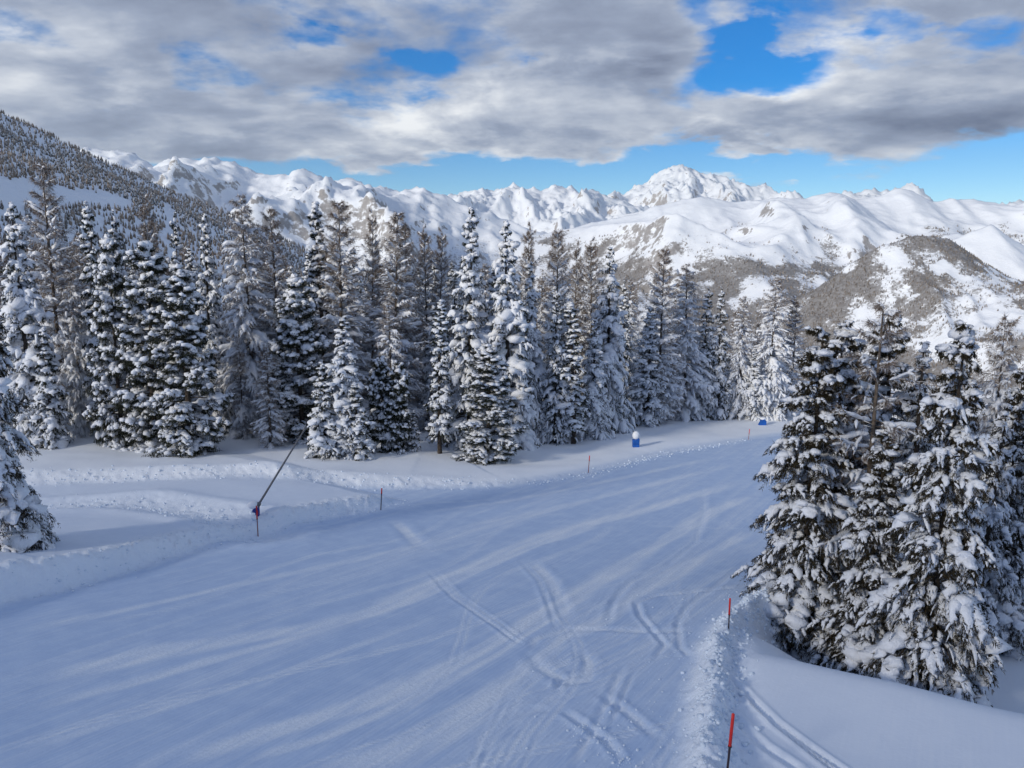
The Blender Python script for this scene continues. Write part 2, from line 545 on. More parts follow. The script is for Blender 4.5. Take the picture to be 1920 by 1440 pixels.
def ground(x, y, detail=True, want=False):
    x = np.asarray(x, dtype=np.float64)
    y = np.asarray(y, dtype=np.float64)
    z = base_z(x, y)
    r = np.hypot(x, y)
    powder = np.zeros_like(z)
    rough = np.zeros_like(z)
    # left edge of the run
    d, s, t = polydist(x, y, E1)
    h = np.interp(t, np.arange(len(E1)), E1H)
    wob = 0.35 * fbm(x / 2.2, y / 2.2, 3, 3)
    sd = d * s + wob
    near = np.exp(-np.maximum(d - 12, 0) / 10.0)
    z = z + h * sstep(0.0, 1.0, sd) * near
    lip = np.exp(-((sd - 0.7) / 0.9) ** 2) * np.minimum(h * 1.8, 1.25)
    rough = np.maximum(rough, lip)
    left_of_e1 = sstep(0.3, 1.5, sd) * (h > 0.02)
    # far edge of the run and the ploughed bank before the wood
    d2, s2, t2 = polydist(x, y, E2)
    h2 = np.interp(t2, np.arange(len(E2)), E2H)
    sd2 = d2 * s2 + 0.4 * fbm(x / 3, y / 3, 3, 5)
    z = z + h2 * sstep(-0.2, 2.4, sd2)
    wide2 = np.interp(t2, np.arange(len(E2)), [1.1, 1.1, 1.1, 1.1, 1.0, 0.7, 0.35, 0.35, 0.3, 0.3, 0.3])
    rough = np.maximum(rough, np.exp(-((sd2 - wide2 * 0.8) / wide2) ** 2) * np.clip(h2 * 2.0, 0.3, 1))
    off = np.clip(sstep(0.0, 1.5, sd2) + left_of_e1 * 0.62, 0, 1)
    # machine track across the shelf on the left
    d3, s3, t3 = polydist(x, y, SIDE_TRACK)
    trk = np.exp(-(d3 / 2.0) ** 2)
    z = z - 0.22 * np.exp(-(d3 / 1.5) ** 2) + 0.12 * np.exp(-((d3 - 2.2) / 0.7) ** 2)
    rough = np.maximum(rough, 0.75 * trk)
    # berm on the right of the run and the untouched bank beyond it
    d4, s4, t4 = polydist(x, y, BERM)
    sd4 = -d4 * s4 + 0.18 * fbm(x / 1.2, y / 1.2, 3, 8)
    fade4 = sstep(9.6, 7.0, t4)
    z = z + fade4 * (0.52 * np.exp(-((sd4 - 0.1) / 0.40) ** 2) + 0.12 * sstep(-0.2, 1.6, sd4))
    rb = np.exp(-((sd4 - 0.25) / 0.62) ** 2) * fade4
    powder = np.maximum(powder, np.exp(-((sd4 + 0.15) / 0.5) ** 2) * fade4)
    rough = np.maximum(rough, rb * 1.0)
    right = sstep(0.2, 1.2, sd4) * (y < 160)
    off = np.maximum(off, right * 0.75)
    d5, s5, t5 = polydist(x, y, CREST)
    sd5 = d5 * s5
    drop = sstep(-0.5, 4.5, sd5) * right
    z = z + right * 0.35 * np.exp(-(sd5 / 2.2) ** 2) - 1.7 * drop - 0.05 * right * np.clip(x - 6, 0, 60) * sstep(-1, 6, sd5)
    for P, w in RIGHT_TRACKS:
        dd, ss, tt = polydist(x, y, P)
        gct = np.exp(-(dd / w) ** 2)
        z = z - 0.09 * gct + 0.05 * np.exp(-((dd - 2 * w) / w) ** 2)
        powder = np.maximum(powder, gct)
    # gentle swells away from the run
    z = z + off * (0.30 * fbm(x / 9, y / 9, 3, 21) + 0.25 * fbm(x / 22, y / 22, 2, 22)) * sstep(0, 3, np.minimum(d, d2) + 0.0)
    if detail:
        m = (r < 150) & (np.abs(x) < 110) & (y > 5)
        xx, yy = x[m], y[m]
        pw, dz = powder[m], np.zeros(xx.shape)
        onp = (1 - off[m])
        u = xx * GROOM_DIR[0] + yy * GROOM_DIR[1]
        v = -xx * GROOM_DIR[1] + yy * GROOM_DIR[0]
        st = fbm(u / 26, v / 0.9, 4, 31)
        st2 = fbm(u / 60, v / 3.2, 3, 33)
        st3 = fbm(u / 14, v / 0.35, 3, 34)
        pw = np.maximum(pw, onp * np.clip(0.0 + 0.45 * st + 0.5 * st2 + 0.4 * st3, 0, 0.6))
        dz += onp * 0.015 * st
        wvar = 0.75 + 0.5 * fbm(u / 5, v / 5, 2, 35)
        rag = np.clip(0.72 + 0.75 * fbm(u / 3.0, v / 0.35, 4, 37), 0, 1)
        rm = r[m]
        for P, w, p_, dp in MARKS_XY:
            dd, ss, tt = polydist(xx, yy, P)
            e = np.minimum(tt, len(P) - 1 - tt)
            weff = np.sqrt(w * w + (0.0042 * rm) ** 2)
            fade = np.clip(w * 1.6 / weff, 0, 1)
            w2 = weff * wvar
            near_ = dd < weff.max() * 3.5
            gg = np.where(near_, np.exp(-(dd / np.maximum(w2, 0.03)) ** (4 if w > 0.15 else 2)), 0) * sstep(0, 0.7, e) * fade
            pw = np.maximum(pw, gg * min(1.0, p_ * 1.45) * rag * onp)
            dz -= onp * dp * gg * 1.0
            dz += onp * dp * 0.6 * np.exp(-((dd - weff * 1.4) / (weff * 0.6)) ** 2) * sstep(0, 0.7, e) * fade
        rr = rough[m]
        lump = fbm(xx / 0.55, yy / 0.55, 4, 51, 0.6)
        lump2 = np.clip(fbm(xx / 0.28, yy / 0.28, 3, 53, 0.65) + 0.05, 0, 1)
        dz += rr * (0.17 * lump + 0.22 * lump2)
        # footprints and debris by the trees
        dz += off[m] * 0.012 * fbm(xx / 0.8, yy / 0.8, 3, 57)
        pw = np.maximum(pw, rr * 0.8)
        zz = z[m] + dz
        z[m] = zz
        powder[m] = pw
    k = sstep(125, 240, r + 0.25 * np.abs(x))
    k = np.maximum(k, sstep(0, -60, y) * sstep(20, 90, r))
    if (k > 0).any():
        z = z * (1 - k) + mid_z(x, y) * k
    if want:
        return z, powder, off
    return z


def gz(x, y):
    return float(ground(np.array([x]), np.array([y]), detail=False)[0])


def ground_at(px, py):
    r = ray(px, py)
    ts = np.geomspace(6, 300, 2500)
    zz = ground(r[0] * ts, r[1] * ts, detail=False)
    k = int(np.argmax(r[2] * ts < zz))
    return r * ts[k]


def build_ground():
    th = np.concatenate([np.linspace(-180, -42, 36)[:-1], np.linspace(-42, 42, 540), np.linspace(42, 180, 36)[1:]])
    th = np.radians(th)
    rad = np.concatenate([np.geomspace(1.5, 12, 20)[:-1], np.geomspace(12, 105, 430)[:-1], np.geomspace(105, 250, 40)])
    R, T = np.meshgrid(rad, th, indexing='ij')
    X, Y = R * np.sin(T), R * np.cos(T)
    Z, pw, off = ground(X, Y, True, True)
    v = np.stack([X, Y, Z], -1).reshape(-1, 3)
    # triangles fewer on the ring closure: quads are fine
    me = new_mesh('snow_ground', v, grid_faces(*X.shape)[:, ::-1], True,
                  {'powder': pw.ravel(), 'offpiste': off.ravel()}, [mat_ground()])
    add_obj('snow_ground', me, kind='structure', label='groomed ski run and untouched snow banks crossed by ski tracks', category='snow')
    th = np.radians(np.concatenate([np.linspace(-180, -46, 60)[:-1], np.linspace(-46, 46, 180), np.linspace(46, 180, 60)[1:]]))
    rad = np.geomspace(250, 4200, 100)
    R, T = np.meshgrid(rad, th, indexing='ij')
    X, Y = R * np.sin(T), R * np.cos(T)
    Z = ground(X, Y, False)
    me = new_mesh('hillside', np.stack([X, Y, Z], -1).reshape(-1, 3), grid_faces(*X.shape)[:, ::-1], True,
                  {'rock': np.zeros(X.size), 'forest': np.zeros(X.size) - 0.4}, [mat_mountain('hillside_snow', speck=60)])
    add_obj('hillside', me, kind='structure', label='steep wooded mountainside with a snowy meadow', category='hill')


build_ground()


# ------------------------------------------------------------------ mountains
FAR = {}


def mountain(name, label, sil, yc, y0, z0, nx, ny, back=0.35, seed=0, amp=400.0, scale=2500.0, jag=25.0, power=1.25,
             rockslope=1.0, forest_top=None, forest_fn=None, warp=0.25, mat=None, octv=6, gain=0.5, relax=1.0, fine=0.12, fall=0.38):
    sil = np.array(sil, dtype=float)
    rr = np.array([ray(a, b) for a, b in sil])
    sx = rr[:, 0] / rr[:, 1] * yc
    sz = rr[:, 2] / rr[:, 1] * yc
    xs = np.linspace(sx[0], sx[-1], nx)
    ts = np.concatenate([np.linspace(0, 1, ny) ** 0.9, 1 + np.linspace(0, back, max(6, ny // 6))[1:]])
    X, Tt = np.meshgrid(xs, ts, indexing='ij')
    D = yc - y0
    Yb = y0 + Tt * D
    inv = np.clip(1 - Tt, 0, 1)
    xw = X + inv * D * warp * fbm(X / scale / 1.6, Yb / scale / 1.6, 3, seed + 1)
    H = np.interp(xw, sx, sz)
    # soften the sharp crest shapes lower on the slope
    ker = np.ones(31) / 31
    pad = np.pad(np.interp(xs, sx, sz), 15, mode='edge')
    Hs = np.interp(xw, xs, np.convolve(pad, ker, 'valid'))
    mixs = sstep(0.0, 0.55, inv)
    H = H * (1 - mixs) + Hs * mixs
    Tp = np.clip(Tt, 0, 1)
    Z = z0 + (H - z0) * Tp ** power
    env = np.clip(Tp * 1.6, 0, 1) * (sstep(0.0, 0.22, inv))
    wx = 0.22 * fbm(X / scale * 0.8, Yb / scale * 0.8, 3, seed + 12)
    rg = ridged(X / scale + wx, Yb / scale * fall + wx, octv, seed + 2, gain)
    Z = Z + env * amp * (rg - 0.42) * relax
    Z = Z + env * amp * fine * fbm(X / scale * 5, Yb / scale * 5, 4, seed + 4)
    Z = Z + jag * (2.2 * ridged(X / (scale * 0.16), Yb / (scale * 0.16), 5, seed + 6, 0.6) - 0.9) * (0.35 + 0.65 * sstep(0, .4, Tp))
    bk = np.clip(Tt - 1, 0, None)
    Z = Z - bk * D * 0.75
    dzx, dzy = np.gradient(Z)
    gx = dzx / np.gradient(X, axis=0)
    gy = dzy / np.maximum(np.gradient(Yb, axis=1), 1e-3)
    slope = np.hypot(gx, gy)
    rock = sstep(rockslope * 0.6, rockslope * 1.5, slope) * 0.72 + 0.18 * fbm(X / scale * 3, Yb / scale * 3, 3, seed + 8)
    if forest_fn is not None:
        forest = forest_fn(X, Yb, Z, slope, Tt)
    else:
        forest = np.full(X.shape, -0.5)
    me = new_mesh(name, np.stack([X, Yb, Z], -1).reshape(-1, 3), grid_faces(*X.shape)[:, ::-1] if True else None, True,
                  {'rock': rock.ravel(), 'forest': forest.ravel()}, [mat])
    me.flip_normals()
    add_obj(name, me, kind='structure', label=label, category='mountain')
    FAR[name] = (X, Yb, Z, forest, slope)


M_FAR = mat_mountain('alpine_snow', speck=150, rockc=(0.30, 0.26, 0.235))
M_NEAR = mat_mountain('mountain_snow', speck=70)


def f_left(X, Y, Z, s, t):
    n = fbm(X / 700, Y / 700, 5, 61)
    return sstep(480, -200, Z + 260 * n) * 0.60 + 0.35 * n - 0.10


def f_right(X, Y, Z, s, t):
    n = fbm(X / 330, Y / 330, 5, 62, 0.7)
    n2 = fbm(X / 1500, Y / 1500, 3, 63)
    rl = ridged(X / 900 + 0.3 * n, Y / 900, 4, 66, 0.55)
    return sstep(330, -120, Z + 220 * n2) * (0.54 + 1.7 * n) - 0.06 + 0.1 * n2 + 0.30 * sstep(-120, -380, Z) + 0.75 * sstep(0.42, 0.75, rl) * sstep(420, 60, Z) * (0.5 + n)


def f_spur(X, Y, Z, s, t):
    n = fbm(X / 220, Y / 260, 5, 64, 0.7)
    patch = sstep(0.02, 0.22, fbm(X / 170, Y / 260, 4, 65, 0.6))
    return 0.58 + 1.2 * n - 0.45 * patch + 0.25 * sstep(0.8, 1.0, t)


mountain('snow_mountain', 'long bright snow mountain behind the forest on the left',
         [(-420, 300), (-200, 330), (0, 310), (100, 290), (165, 276), (200, 283), (240, 285), (275, 300), (298, 318), (312, 300), (322, 297),
          (345, 292), (360, 297), (375, 300), (392, 296), (405, 291), (420, 300), (430, 303), (450, 309), (470, 314), (480, 322), (490, 330),
          (520, 322), (545, 325), (565, 314), (578, 318), (590, 326), (620, 341), (645, 338), (665, 336), (690, 350), (720, 349), (745, 360),
          (770, 356), (795, 350), (815, 362), (832, 364), (850, 374), (880, 384), (930, 405), (1000, 428), (1080, 452), (1200, 480), (1320, 520)],
         7500, 2900, -620, 320, 150, seed=3, amp=540, scale=1600, jag=26, rockslope=0.9, octv=6, gain=0.5, forest_fn=f_left, mat=M_NEAR)
mountain('snow_mountain', 'blue shaded jagged snow peaks left of the great white massif',
         [(640, 420), (760, 385), (820, 370), (850, 364), (870, 359), (885, 357), (905, 351), (918, 358), (932, 357), (950, 349), (965, 343),
          (980, 352), (1000, 351), (1018, 358), (1032, 350), (1047, 344), (1062, 350), (1075, 351), (1090, 362), (1100, 356), (1115, 357),
          (1128, 366), (1150, 372), (1200, 385), (1300, 410)],
         15000, 9000, -700, 220, 110, seed=9, amp=820, scale=2000, jag=48, rockslope=1.5, mat=M_FAR, power=1.1)
mountain('snow_massif', 'tallest sunlit snow massif with steep rocky face on the skyline',
         [(960, 470), (1040, 440), (1090, 402), (1110, 388), (1140, 370), (1152, 366), (1165, 364), (1185, 352), (1200, 345), (1214, 341), (1226, 330),
          (1238, 320), (1252, 316), (1265, 312), (1276, 310), (1288, 312), (1298, 319), (1310, 325), (1325, 326), (1345, 331), (1360, 333),
          (1378, 340), (1390, 337), (1405, 345), (1420, 347), (1432, 344), (1442, 351), (1455, 361), (1470, 372), (1520, 388), (1620, 410)],
         21000, 14500, -500, 240, 125, seed=14, amp=1200, scale=2300, jag=75, rockslope=1.5, mat=M_FAR, power=1.05)
mountain('snow_mountain', 'small far white peaks showing over the ridge on the right',
         [(1500, 420), (1555, 378), (1575, 362), (1588, 357), (1594, 361), (1612, 360), (1630, 357), (1640, 354), (1652, 360), (1668, 357),
          (1685, 354), (1700, 346), (1712, 343), (1722, 349), (1732, 362), (1742, 376), (1800, 395), (1860, 384), (1895, 381), (1925, 374), (1990, 372), (2100, 400)],
         21000, 16000, -300, 170, 70, seed=22, amp=700, scale=2500, jag=80, rockslope=1.6, mat=M_FAR)
mountain('snow_ridge', 'broad rolling snow ridge with scattered woods across the valley',
         [(760, 520), (900, 470), (980, 446), (1050, 432), (1090, 422), (1160, 408), (1200, 398), (1230, 386), (1260, 378), (1310, 369), (1345, 374),
          (1380, 379), (1440, 373), (1475, 371), (1510, 373), (1535, 364), (1555, 361), (1580, 364), (1600, 374), (1640, 370), (1662, 362),
          (1682, 354), (1700, 356), (1722, 364), (1745, 378), (1765, 376), (1782, 370), (1800, 376), (1825, 372), (1850, 378), (1900, 386),
          (1925, 380), (2000, 372), (2150, 380), (2400, 400)],
         7200, 3300, -640, 360, 190, seed=31, amp=460, scale=1700, jag=10, rockslope=0.95, octv=5, gain=0.42, fine=0.05, fall=0.42, forest_fn=f_right, mat=M_NEAR, power=1.15)
mountain('snow_cone', 'smooth white snow cone above the wooded spur on the right',
         [(1560, 560), (1640, 515), (1720, 474), (1790, 448), (1830, 431), (1845, 425), (1857, 421), (1870, 428), (1890, 442), (1920, 462), (1990, 485), (2080, 450), (2300, 410)],
         4300, 2900, -520, 150, 90, seed=44, amp=120, scale=1100, jag=5, rockslope=1.0, octv=5, gain=0.45, mat=M_NEAR, power=1.1)
mountain('wooded_spur', 'nearer wooded spur on the right side of the valley',
         [(1160, 735), (1260, 690), (1360, 640), (1440, 592), (1520, 545), (1580, 505), (1623, 476), (1660, 458), (1700, 446), (1747, 440), (1775, 447), (1800, 462),
          (1840, 490), (1877, 512), (1920, 526), (2000, 545), (2150, 520), (2400, 500)],
         3400, 1500, -640, 280, 170, seed=37, amp=240, scale=1000, jag=8, rockslope=1.2, octv=5, gain=0.42, forest_fn=f_spur, mat=M_NEAR, power=1.3)


# ------------------------------------------------------------------ tree toolkit
def unit(v):
    return v / np.maximum(np.linalg.norm(v, axis=-1, keepdims=True), 1e-9)


class Buf:
    """collects triangles from many small pieces"""
    def __init__(self):
        self.v, self.f, self.n = [], [], 0

    def add(self, v, f):
        self.v.append(v.reshape(-1, 3))
        self.f.append(f.reshape(-1, 3) + self.n)
        self.n += self.v[-1].shape[0]

    def tubes(self, P, R, sides=5, wide=1.0, flat=1.0, jit=0.0, rng=RNG, close=True):
        """P (N,K,3) paths, R (N,K) radii"""
        N, K, _ = P.shape
        if N == 0:
            return
        T = unit(np.gradient(P, axis=1))
        up = np.zeros_like(T)
        up[..., 2] = 1
        vert = np.abs(T[..., 2:3]) > 0.93
        up = np.where(vert, np.array([1.0, 0, 0]), up)
        S = unit(np.cross(T, up))
        U = np.cross(S, T)
        a = np.linspace(0, 2 * np.pi, sides, endpoint=False)
        rad = R[..., None] * (1 + jit * rng.uniform(-1, 1, (N, K, sides)))
        V = P[:, :, None, :] + rad[..., None] * (np.cos(a)[None, None, :, None] * S[:, :, None, :] * wide + np.sin(a)[None, None, :, None] * U[:, :, None, :] * flat)
        k, s = np.meshgrid(np.arange(K - 1), np.arange(sides), indexing='ij')
        s2 = (s + 1) % sides
        A, B, C, Dd = k * sides + s, k * sides + s2, (k + 1) * sides + s2, (k + 1) * sides + s
        f = np.concatenate([np.stack([A, B, C], -1).reshape(-1, 3), np.stack([A, C, Dd], -1).reshape(-1, 3)])
        f = f[None] + (np.arange(N) * K * sides)[:, None, None]
        self.add(V, f)

    def blades(self, B, D, L, W, rng=RNG):
        """thin triangles at B (n,3) along D (n,3)"""
        n = len(B)
        S = unit(np.cross(D, rng.normal(size=(n, 3))))
        V = np.stack([B - S * W[:, None], B + S * W[:, None], B + D * L[:, None]], 1)
        self.add(V, np.arange(n * 3).reshape(n, 3))

    def blobs(self, C, R, rng=RNG, flat=0.65, jit=0.22, ico=None):
        """small lumpy balls: C (n,3), R (n,)"""
        n = len(C)
        if n == 0:
            return
        v, f = ico or ICO
        V = C[:, None, :] + v[None] * R[:, None, None] * (1 + jit * rng.uniform(-1, 1, (n, len(v), 1))) * np.array([1, 1, flat])
        self.add(V, f[None] + (np.arange(n) * len(v))[:, None, None])

    def mesh(self, name, mat, smooth=True):
        return new_mesh(name, np.concatenate(self.v), np.concatenate(self.f), smooth, None, [mat])


def ico(sub=1):
    import bmesh
    bm = bmesh.new()
    bmesh.ops.create_icosphere(bm, subdivisions=sub, radius=1.0)
    bm.verts.ensure_lookup_table()
    v = np.array([x.co for x in bm.verts])
    f = np.array([[y.index for y in x.verts] for x in bm.faces])
    bm.free()
    return v, f


ICO = ico()
ICO2 = ico(2)
M_SNOW = mat_tree_snow()
M_NEEDLE = mat_island('needles', (0.011, 0.015, 0.010), (0.046, 0.049, 0.032))
M_NEEDLE_B = mat_island('brownish_needles', (0.016, 0.016, 0.010), (0.060, 0.046, 0.026))
M_TWIG = mat_island('larch_twigs', (0.11, 0.082, 0.062), (0.30, 0.235, 0.19))
M_FROST = mat_island('frosted_twigs', (0.45, 0.43, 0.42), (0.80, 0.81, 0.84))
M_BARK = plain('bark', (0.060, 0.048, 0.040), 0.9, 0.5, 7)
M_BARKL = plain('larch_bark', (0.105, 0.085, 0.070), 0.9, 0.5, 7)


def trunk_mesh(name, H, r0, mat, lean=0.0, rng=RNG):
    b = Buf()
    K = 12
    s = np.linspace(0, 1, K)
    P = np.zeros((1, K, 3))
    P[0, :, 2] = s * H - 0.8 * (1 - s)
    P[0, :, 0] = lean * np.sin(s * 3) * H * 0.01
    P[0, :, 1] = lean * np.cos(s * 2.3) * H * 0.008
    b.tubes(P, (r0 * (1 - s) ** 0.8 + 0.02)[None] * (1 + 0.25 * np.exp(-s * 14))[None], 8, jit=0.06, rng=rng)
    return b.mesh(name, mat)


def branch_set(H, R, z0, n_whorl, per, prof, rise_lo, rise_hi, sag_lo, sag_hi, rng, K=6, lenvar=0.28, upturn=0.0):
    """paths of the main branches (N,K,3), their lengths, azimuths and relative height"""
    hs, az, L = [], [], []
    for i in range(n_whorl):
        h = z0 + (0.985 - z0) * (i / (n_whorl - 1)) ** 0.92
        n = max(3, int(round(per * (1 - 0.45 * h) + rng.uniform(-0.8, 0.8))))
        a0 = rng.uniform(0, 6.28)
        for j in range(n):
            hs.append(np.clip(h + rng.normal() * 0.010, z0 * 0.7, 0.99))
            az.append(a0 + 6.283 * j / n + rng.normal() * 0.28)
            L.append(R * prof(h) * rng.uniform(1 - lenvar, 1 + lenvar * 0.6))
    h, az, L = np.array(hs), np.array(az), np.maximum(np.array(L), 0.16)
    s = np.linspace(0, 1, K)[None]
    rise = (rise_lo + (rise_hi - rise_lo) * h + rng.normal(size=h.shape) * 0.09)[:, None]
    sag = (sag_lo + (sag_hi - sag_lo) * h + rng.normal(size=h.shape) * 0.07)[:, None]
    rr = L[:, None] * s * (1 - 0.12 * s * np.abs(sag))
    zz = H * h[:, None] + L[:, None] * (rise * s - sag * s ** 2 + upturn * s ** 4)
    bend = rng.normal(size=h.shape)[:, None] * 0.16 * s ** 2
    P = np.stack([rr * np.cos(az[:, None] + bend), rr * np.sin(az[:, None] + bend), zz], -1)
    return P, L, az, h


def laterals(P, L, az, m, rng, K=4, ang=0.95, l0=0.14, l1=0.46, droop=0.55, smin=0.18, minlen=0.10):
    N, KB, _ = P.shape
    out, ln, sid = [], [], []
    for j in range(m):
        s = np.clip(smin + (1 - smin) * (j + rng.uniform(0.0, 0.9, N)) / m, 0, 0.995)
        i = np.minimum((s * (KB - 1)).astype(int), KB - 2)
        f = (s * (KB - 1) - i)[:, None]
        ar = np.arange(N)
        B = P[ar, i] * (1 - f) + P[ar, i + 1] * f
        T = unit(P[ar, i + 1] - P[ar, i])
        side = np.where((np.arange(N) + j) % 2 == 0, 1.0, -1.0)
        a = az + side * (ang * rng.uniform(0.65, 1.15, N)) * (1 - 0.35 * s)
        l = L * (l0 + l1 * (1 - s) ** 0.8) * rng.uniform(0.7, 1.2, N)
        q = np.linspace(0, 1, K)[None]
        zslope = (0.55 * T[:, 2] - 0.10)[:, None]
        dr = (droop * rng.uniform(0.5, 1.4, N))[:, None]
        X = B[:, None, 0] + l[:, None] * q * np.cos(a)[:, None]
        Y = B[:, None, 1] + l[:, None] * q * np.sin(a)[:, None]
        Z = B[:, None, 2] + l[:, None] * (q * zslope - dr * q ** 2)
        ok = l > minlen
        out.append(np.stack([X, Y, Z], -1)[ok])
        ln.append(l[ok])
        sid.append(s[ok])
    return np.concatenate(out), np.concatenate(ln), np.concatenate(sid)


def path_points(P, n, rng, smin=0.0):
    N, K, _ = P.shape
    s = smin + (1 - smin) * rng.uniform(0, 1, (N, n))
    i = np.minimum((s * (K - 1)).astype(int), K - 2)
    f = (s * (K - 1) - i)[..., None]
    ar = np.arange(N)[:, None]
    B = P[ar, i] * (1 - f) + P[ar, i + 1] * f
    T = unit(P[ar, i + 1] - P[ar, i])
    return B.reshape(-1, 3), T.reshape(-1, 3), s.ravel()


def taper(K, a=0.35, b=0.12):
    s = np.linspace(0, 1, K)
    return (a + (1 - a) * np.sin(np.pi * np.clip(s * 0.9 + 0.08, 0, 1)) ** 0.6) * np.where(s > 0.99, b / 0.5, 1.0) * np.where(s < 0.01, 0.35, 1)


def resample(P, s):
    """P (N,K,3) at parameters s (N,M) in 0..1"""
    K = P.shape[1]
    i = np.clip((s * (K - 1)).astype(int), 0, K - 2)
    f = (s * (K - 1) - i)[..., None]
    ar = np.arange(len(P))[:, None]
    return P[ar, i] * (1 - f) + P[ar, i + 1] * f


def blunt(K):
    s = np.linspace(-1, 1, K)
    return np.maximum((1 - np.abs(s) ** 3) ** 0.5, 0.22)


def snow_runs(sn, P, r, rng, K=5, sides=6, cover=(0.45, 1.0), wide=1.15, flat=0.72, lump=0.45, jit=0.16, ends=taper, lo=0.0):
    """uneven sausages of snow lying on part of each path"""
    n = len(P)
    if n == 0:
        return
    ln = rng.uniform(cover[0], cover[1], n)
    st = lo + rng.uniform(0, 1, n) * np.maximum(1 - ln - lo, 0)
    ln = np.minimum(ln, 1 - st)
    Q = resample(P, st[:, None] + ln[:, None] * np.linspace(0, 1, K)[None])
    rr = r[:, None] * ends(K)[None] * (1 + lump * rng.uniform(-1, 1, (n, K)))
    Q[..., 2] += rr * flat * 0.75
    Q[..., :2] += rng.normal(size=(n, K, 2)) * (r * 0.25)[:, None, None]
    sn.tubes(Q, rr, sides, wide=wide, flat=flat, jit=jit, rng=rng)


def make_spruce(key, H, R, seed, whorls=30, per=6.5, m=8, sub=0, needles=14, nl=0.26, nw=0.030, snow_r=0.15, snow_p=0.72, droop=0.55,
                rise=(-0.15, 0.55), sag=(0.35, 0.25), z0=0.05, prof=None, mat=None, ang=0.95, pads=0.35, sub_snow=0.35):
    rng = np.random.default_rng(seed)
    prof = prof or (lambda h: (1 - h) ** 0.74 * (0.80 + 0.20 * min(1, h / 0.15)) + 0.03)
    P, L, az, h = branch_set(H, R, z0, whorls, per, prof, rise[0], rise[1], sag[0], sag[1], rng, lenvar=0.42)
    P[..., 2] += rng.normal(size=len(P))[:, None] * H * 0.008
    Q, ql, qs = laterals(P, L, az, m, rng, droop=droop, ang=ang)
    wood, fol, sn = Buf(), Buf(), Buf()
    wood.tubes(P, (0.012 + 0.014 * L)[:, None] * np.linspace(1, 0.3, P.shape[1])[None], 3, rng=rng)
    sprays = [(Q, ql, needles, 0.0), (P, L, int(needles * 1.5), 0.2)]
    U = None
    if sub:
        qa = np.arctan2(Q[:, -1, 1] - Q[:, 0, 1], Q[:, -1, 0] - Q[:, 0, 0])
        U, ul, us = laterals(Q, ql, qa, sub, rng, K=3, droop=droop * 0.8, ang=0.8, l0=0.22, l1=0.38, smin=0.12, minlen=0.06)
        sprays.append((U, ul, max(4, needles // 2), 0.0))
    for path, ln, n, smin in sprays:
        B, T, s_ = path_points(path, n, rng, smin)
        D = unit(T * 0.9 + rng.normal(size=B.shape) * 0.62 + np.array([0, 0, -0.30]))
        ll = np.repeat(np.clip(ln, 0.25, 1.4), n) ** 0.45 * nl * rng.uniform(0.55, 1.35, len(B))
        B = B + rng.normal(size=B.shape) * 0.03
        fol.blades(B, D, ll, nw * rng.uniform(0.7, 1.5, len(B)), rng)
    # some boughs carry much, others have shed their load
    load = np.clip(rng.normal(0.9, 0.35, len(P)), 0.2, 1.5)
    bid = np.concatenate([np.arange(len(P))] * m)
    okl = []
    # snow on side sprays
    keep = rng.uniform(size=len(Q)) < snow_p
    r = snow_r * np.clip(ql[keep], 0.10, 1.6) ** 0.5 * rng.uniform(0.45, 1.25, keep.sum())
    snow_runs(sn, Q[keep], r, rng, 7 if sub else 5, 6 if sub else 5, (0.35, 0.85) if sub else (0.45, 0.95), lump=0.35, jit=0.2, ends=blunt)
    if U is not None:
        keep = rng.uniform(size=len(U)) < sub_snow
        r = snow_r * 0.55 * np.clip(ul[keep], 0.1, 1.0) ** 0.35 * rng.uniform(0.5, 1.3, keep.sum())
        snow_runs(sn, U[keep], r, rng, 4, 5, (0.6, 1.0))
    keep = rng.uniform(size=len(P)) < snow_p + 0.15
    r = snow_r * 1.15 * np.clip(L[keep], 0.12, 3.5) ** 0.45 * load[keep]
    if sub:
        Pk = P[keep]
        for lo_, cv in ((0.12, (0.20, 0.40)), (0.42, (0.22, 0.42)), (0.66, (0.18, 0.33))):
            k2 = rng.uniform(size=len(Pk)) < 0.74
            rk = r[k2] * rng.uniform(0.7, 1.25, k2.sum()) * (1.12 - 0.35 * lo_)
            snow_runs(sn, Pk[k2], rk, rng, 7, 8, cv, wide=1.55, flat=0.62, lump=0.28, jit=0.17, ends=blunt, lo=lo_)
    else:
        snow_runs(sn, P[keep], r, rng, 8, 7, (0.45, 0.9), wide=1.45, flat=0.72, lump=0.34, ends=blunt, lo=0.1)
    # heaped pads where sprays catch the snow
    keep = np.where(rng.uniform(size=len(P)) < pads)[0]
    if len(keep):
        for k in range(1 if sub else 2):
            C = resample(P[keep], rng.uniform(0.35, 0.95, (len(keep), 1)))[:, 0]
            r = snow_r * (1.1 if sub else 1.5) * np.clip(L[keep], 0.2, 2.5) ** 0.5 * rng.uniform(0.6, 1.2, len(keep))
            C = C + rng.normal(size=C.shape) * (r * 0.5)[:, None] * np.array([1, 1, 0.2])
            C[:, 2] += r * 0.35
            sn.blobs(C, r, rng, 0.5, 0.2, ICO2 if sub else None)
    c = np.array([[0.02, 0.0, H * 0.98 + 0.10 * k] for k in range(2)])
    sn.blobs(c, np.array([snow_r * 0.9, snow_r * 0.55]), rng, 1.3)
    PROTO[key] = dict(H=H, R=R, parts=[
        ('trunk', trunk_mesh(key + '_trunk', H * 0.985, 0.012 * H + 0.02, M_BARK, rng.normal(), rng)),
        ('branches', wood.mesh(key + '_branches', M_BARK)),
        ('crown', fol.mesh(key + '_crown', mat or M_NEEDLE, False)),
        ('snow', sn.mesh(key + '_snow', M_SNOW))])


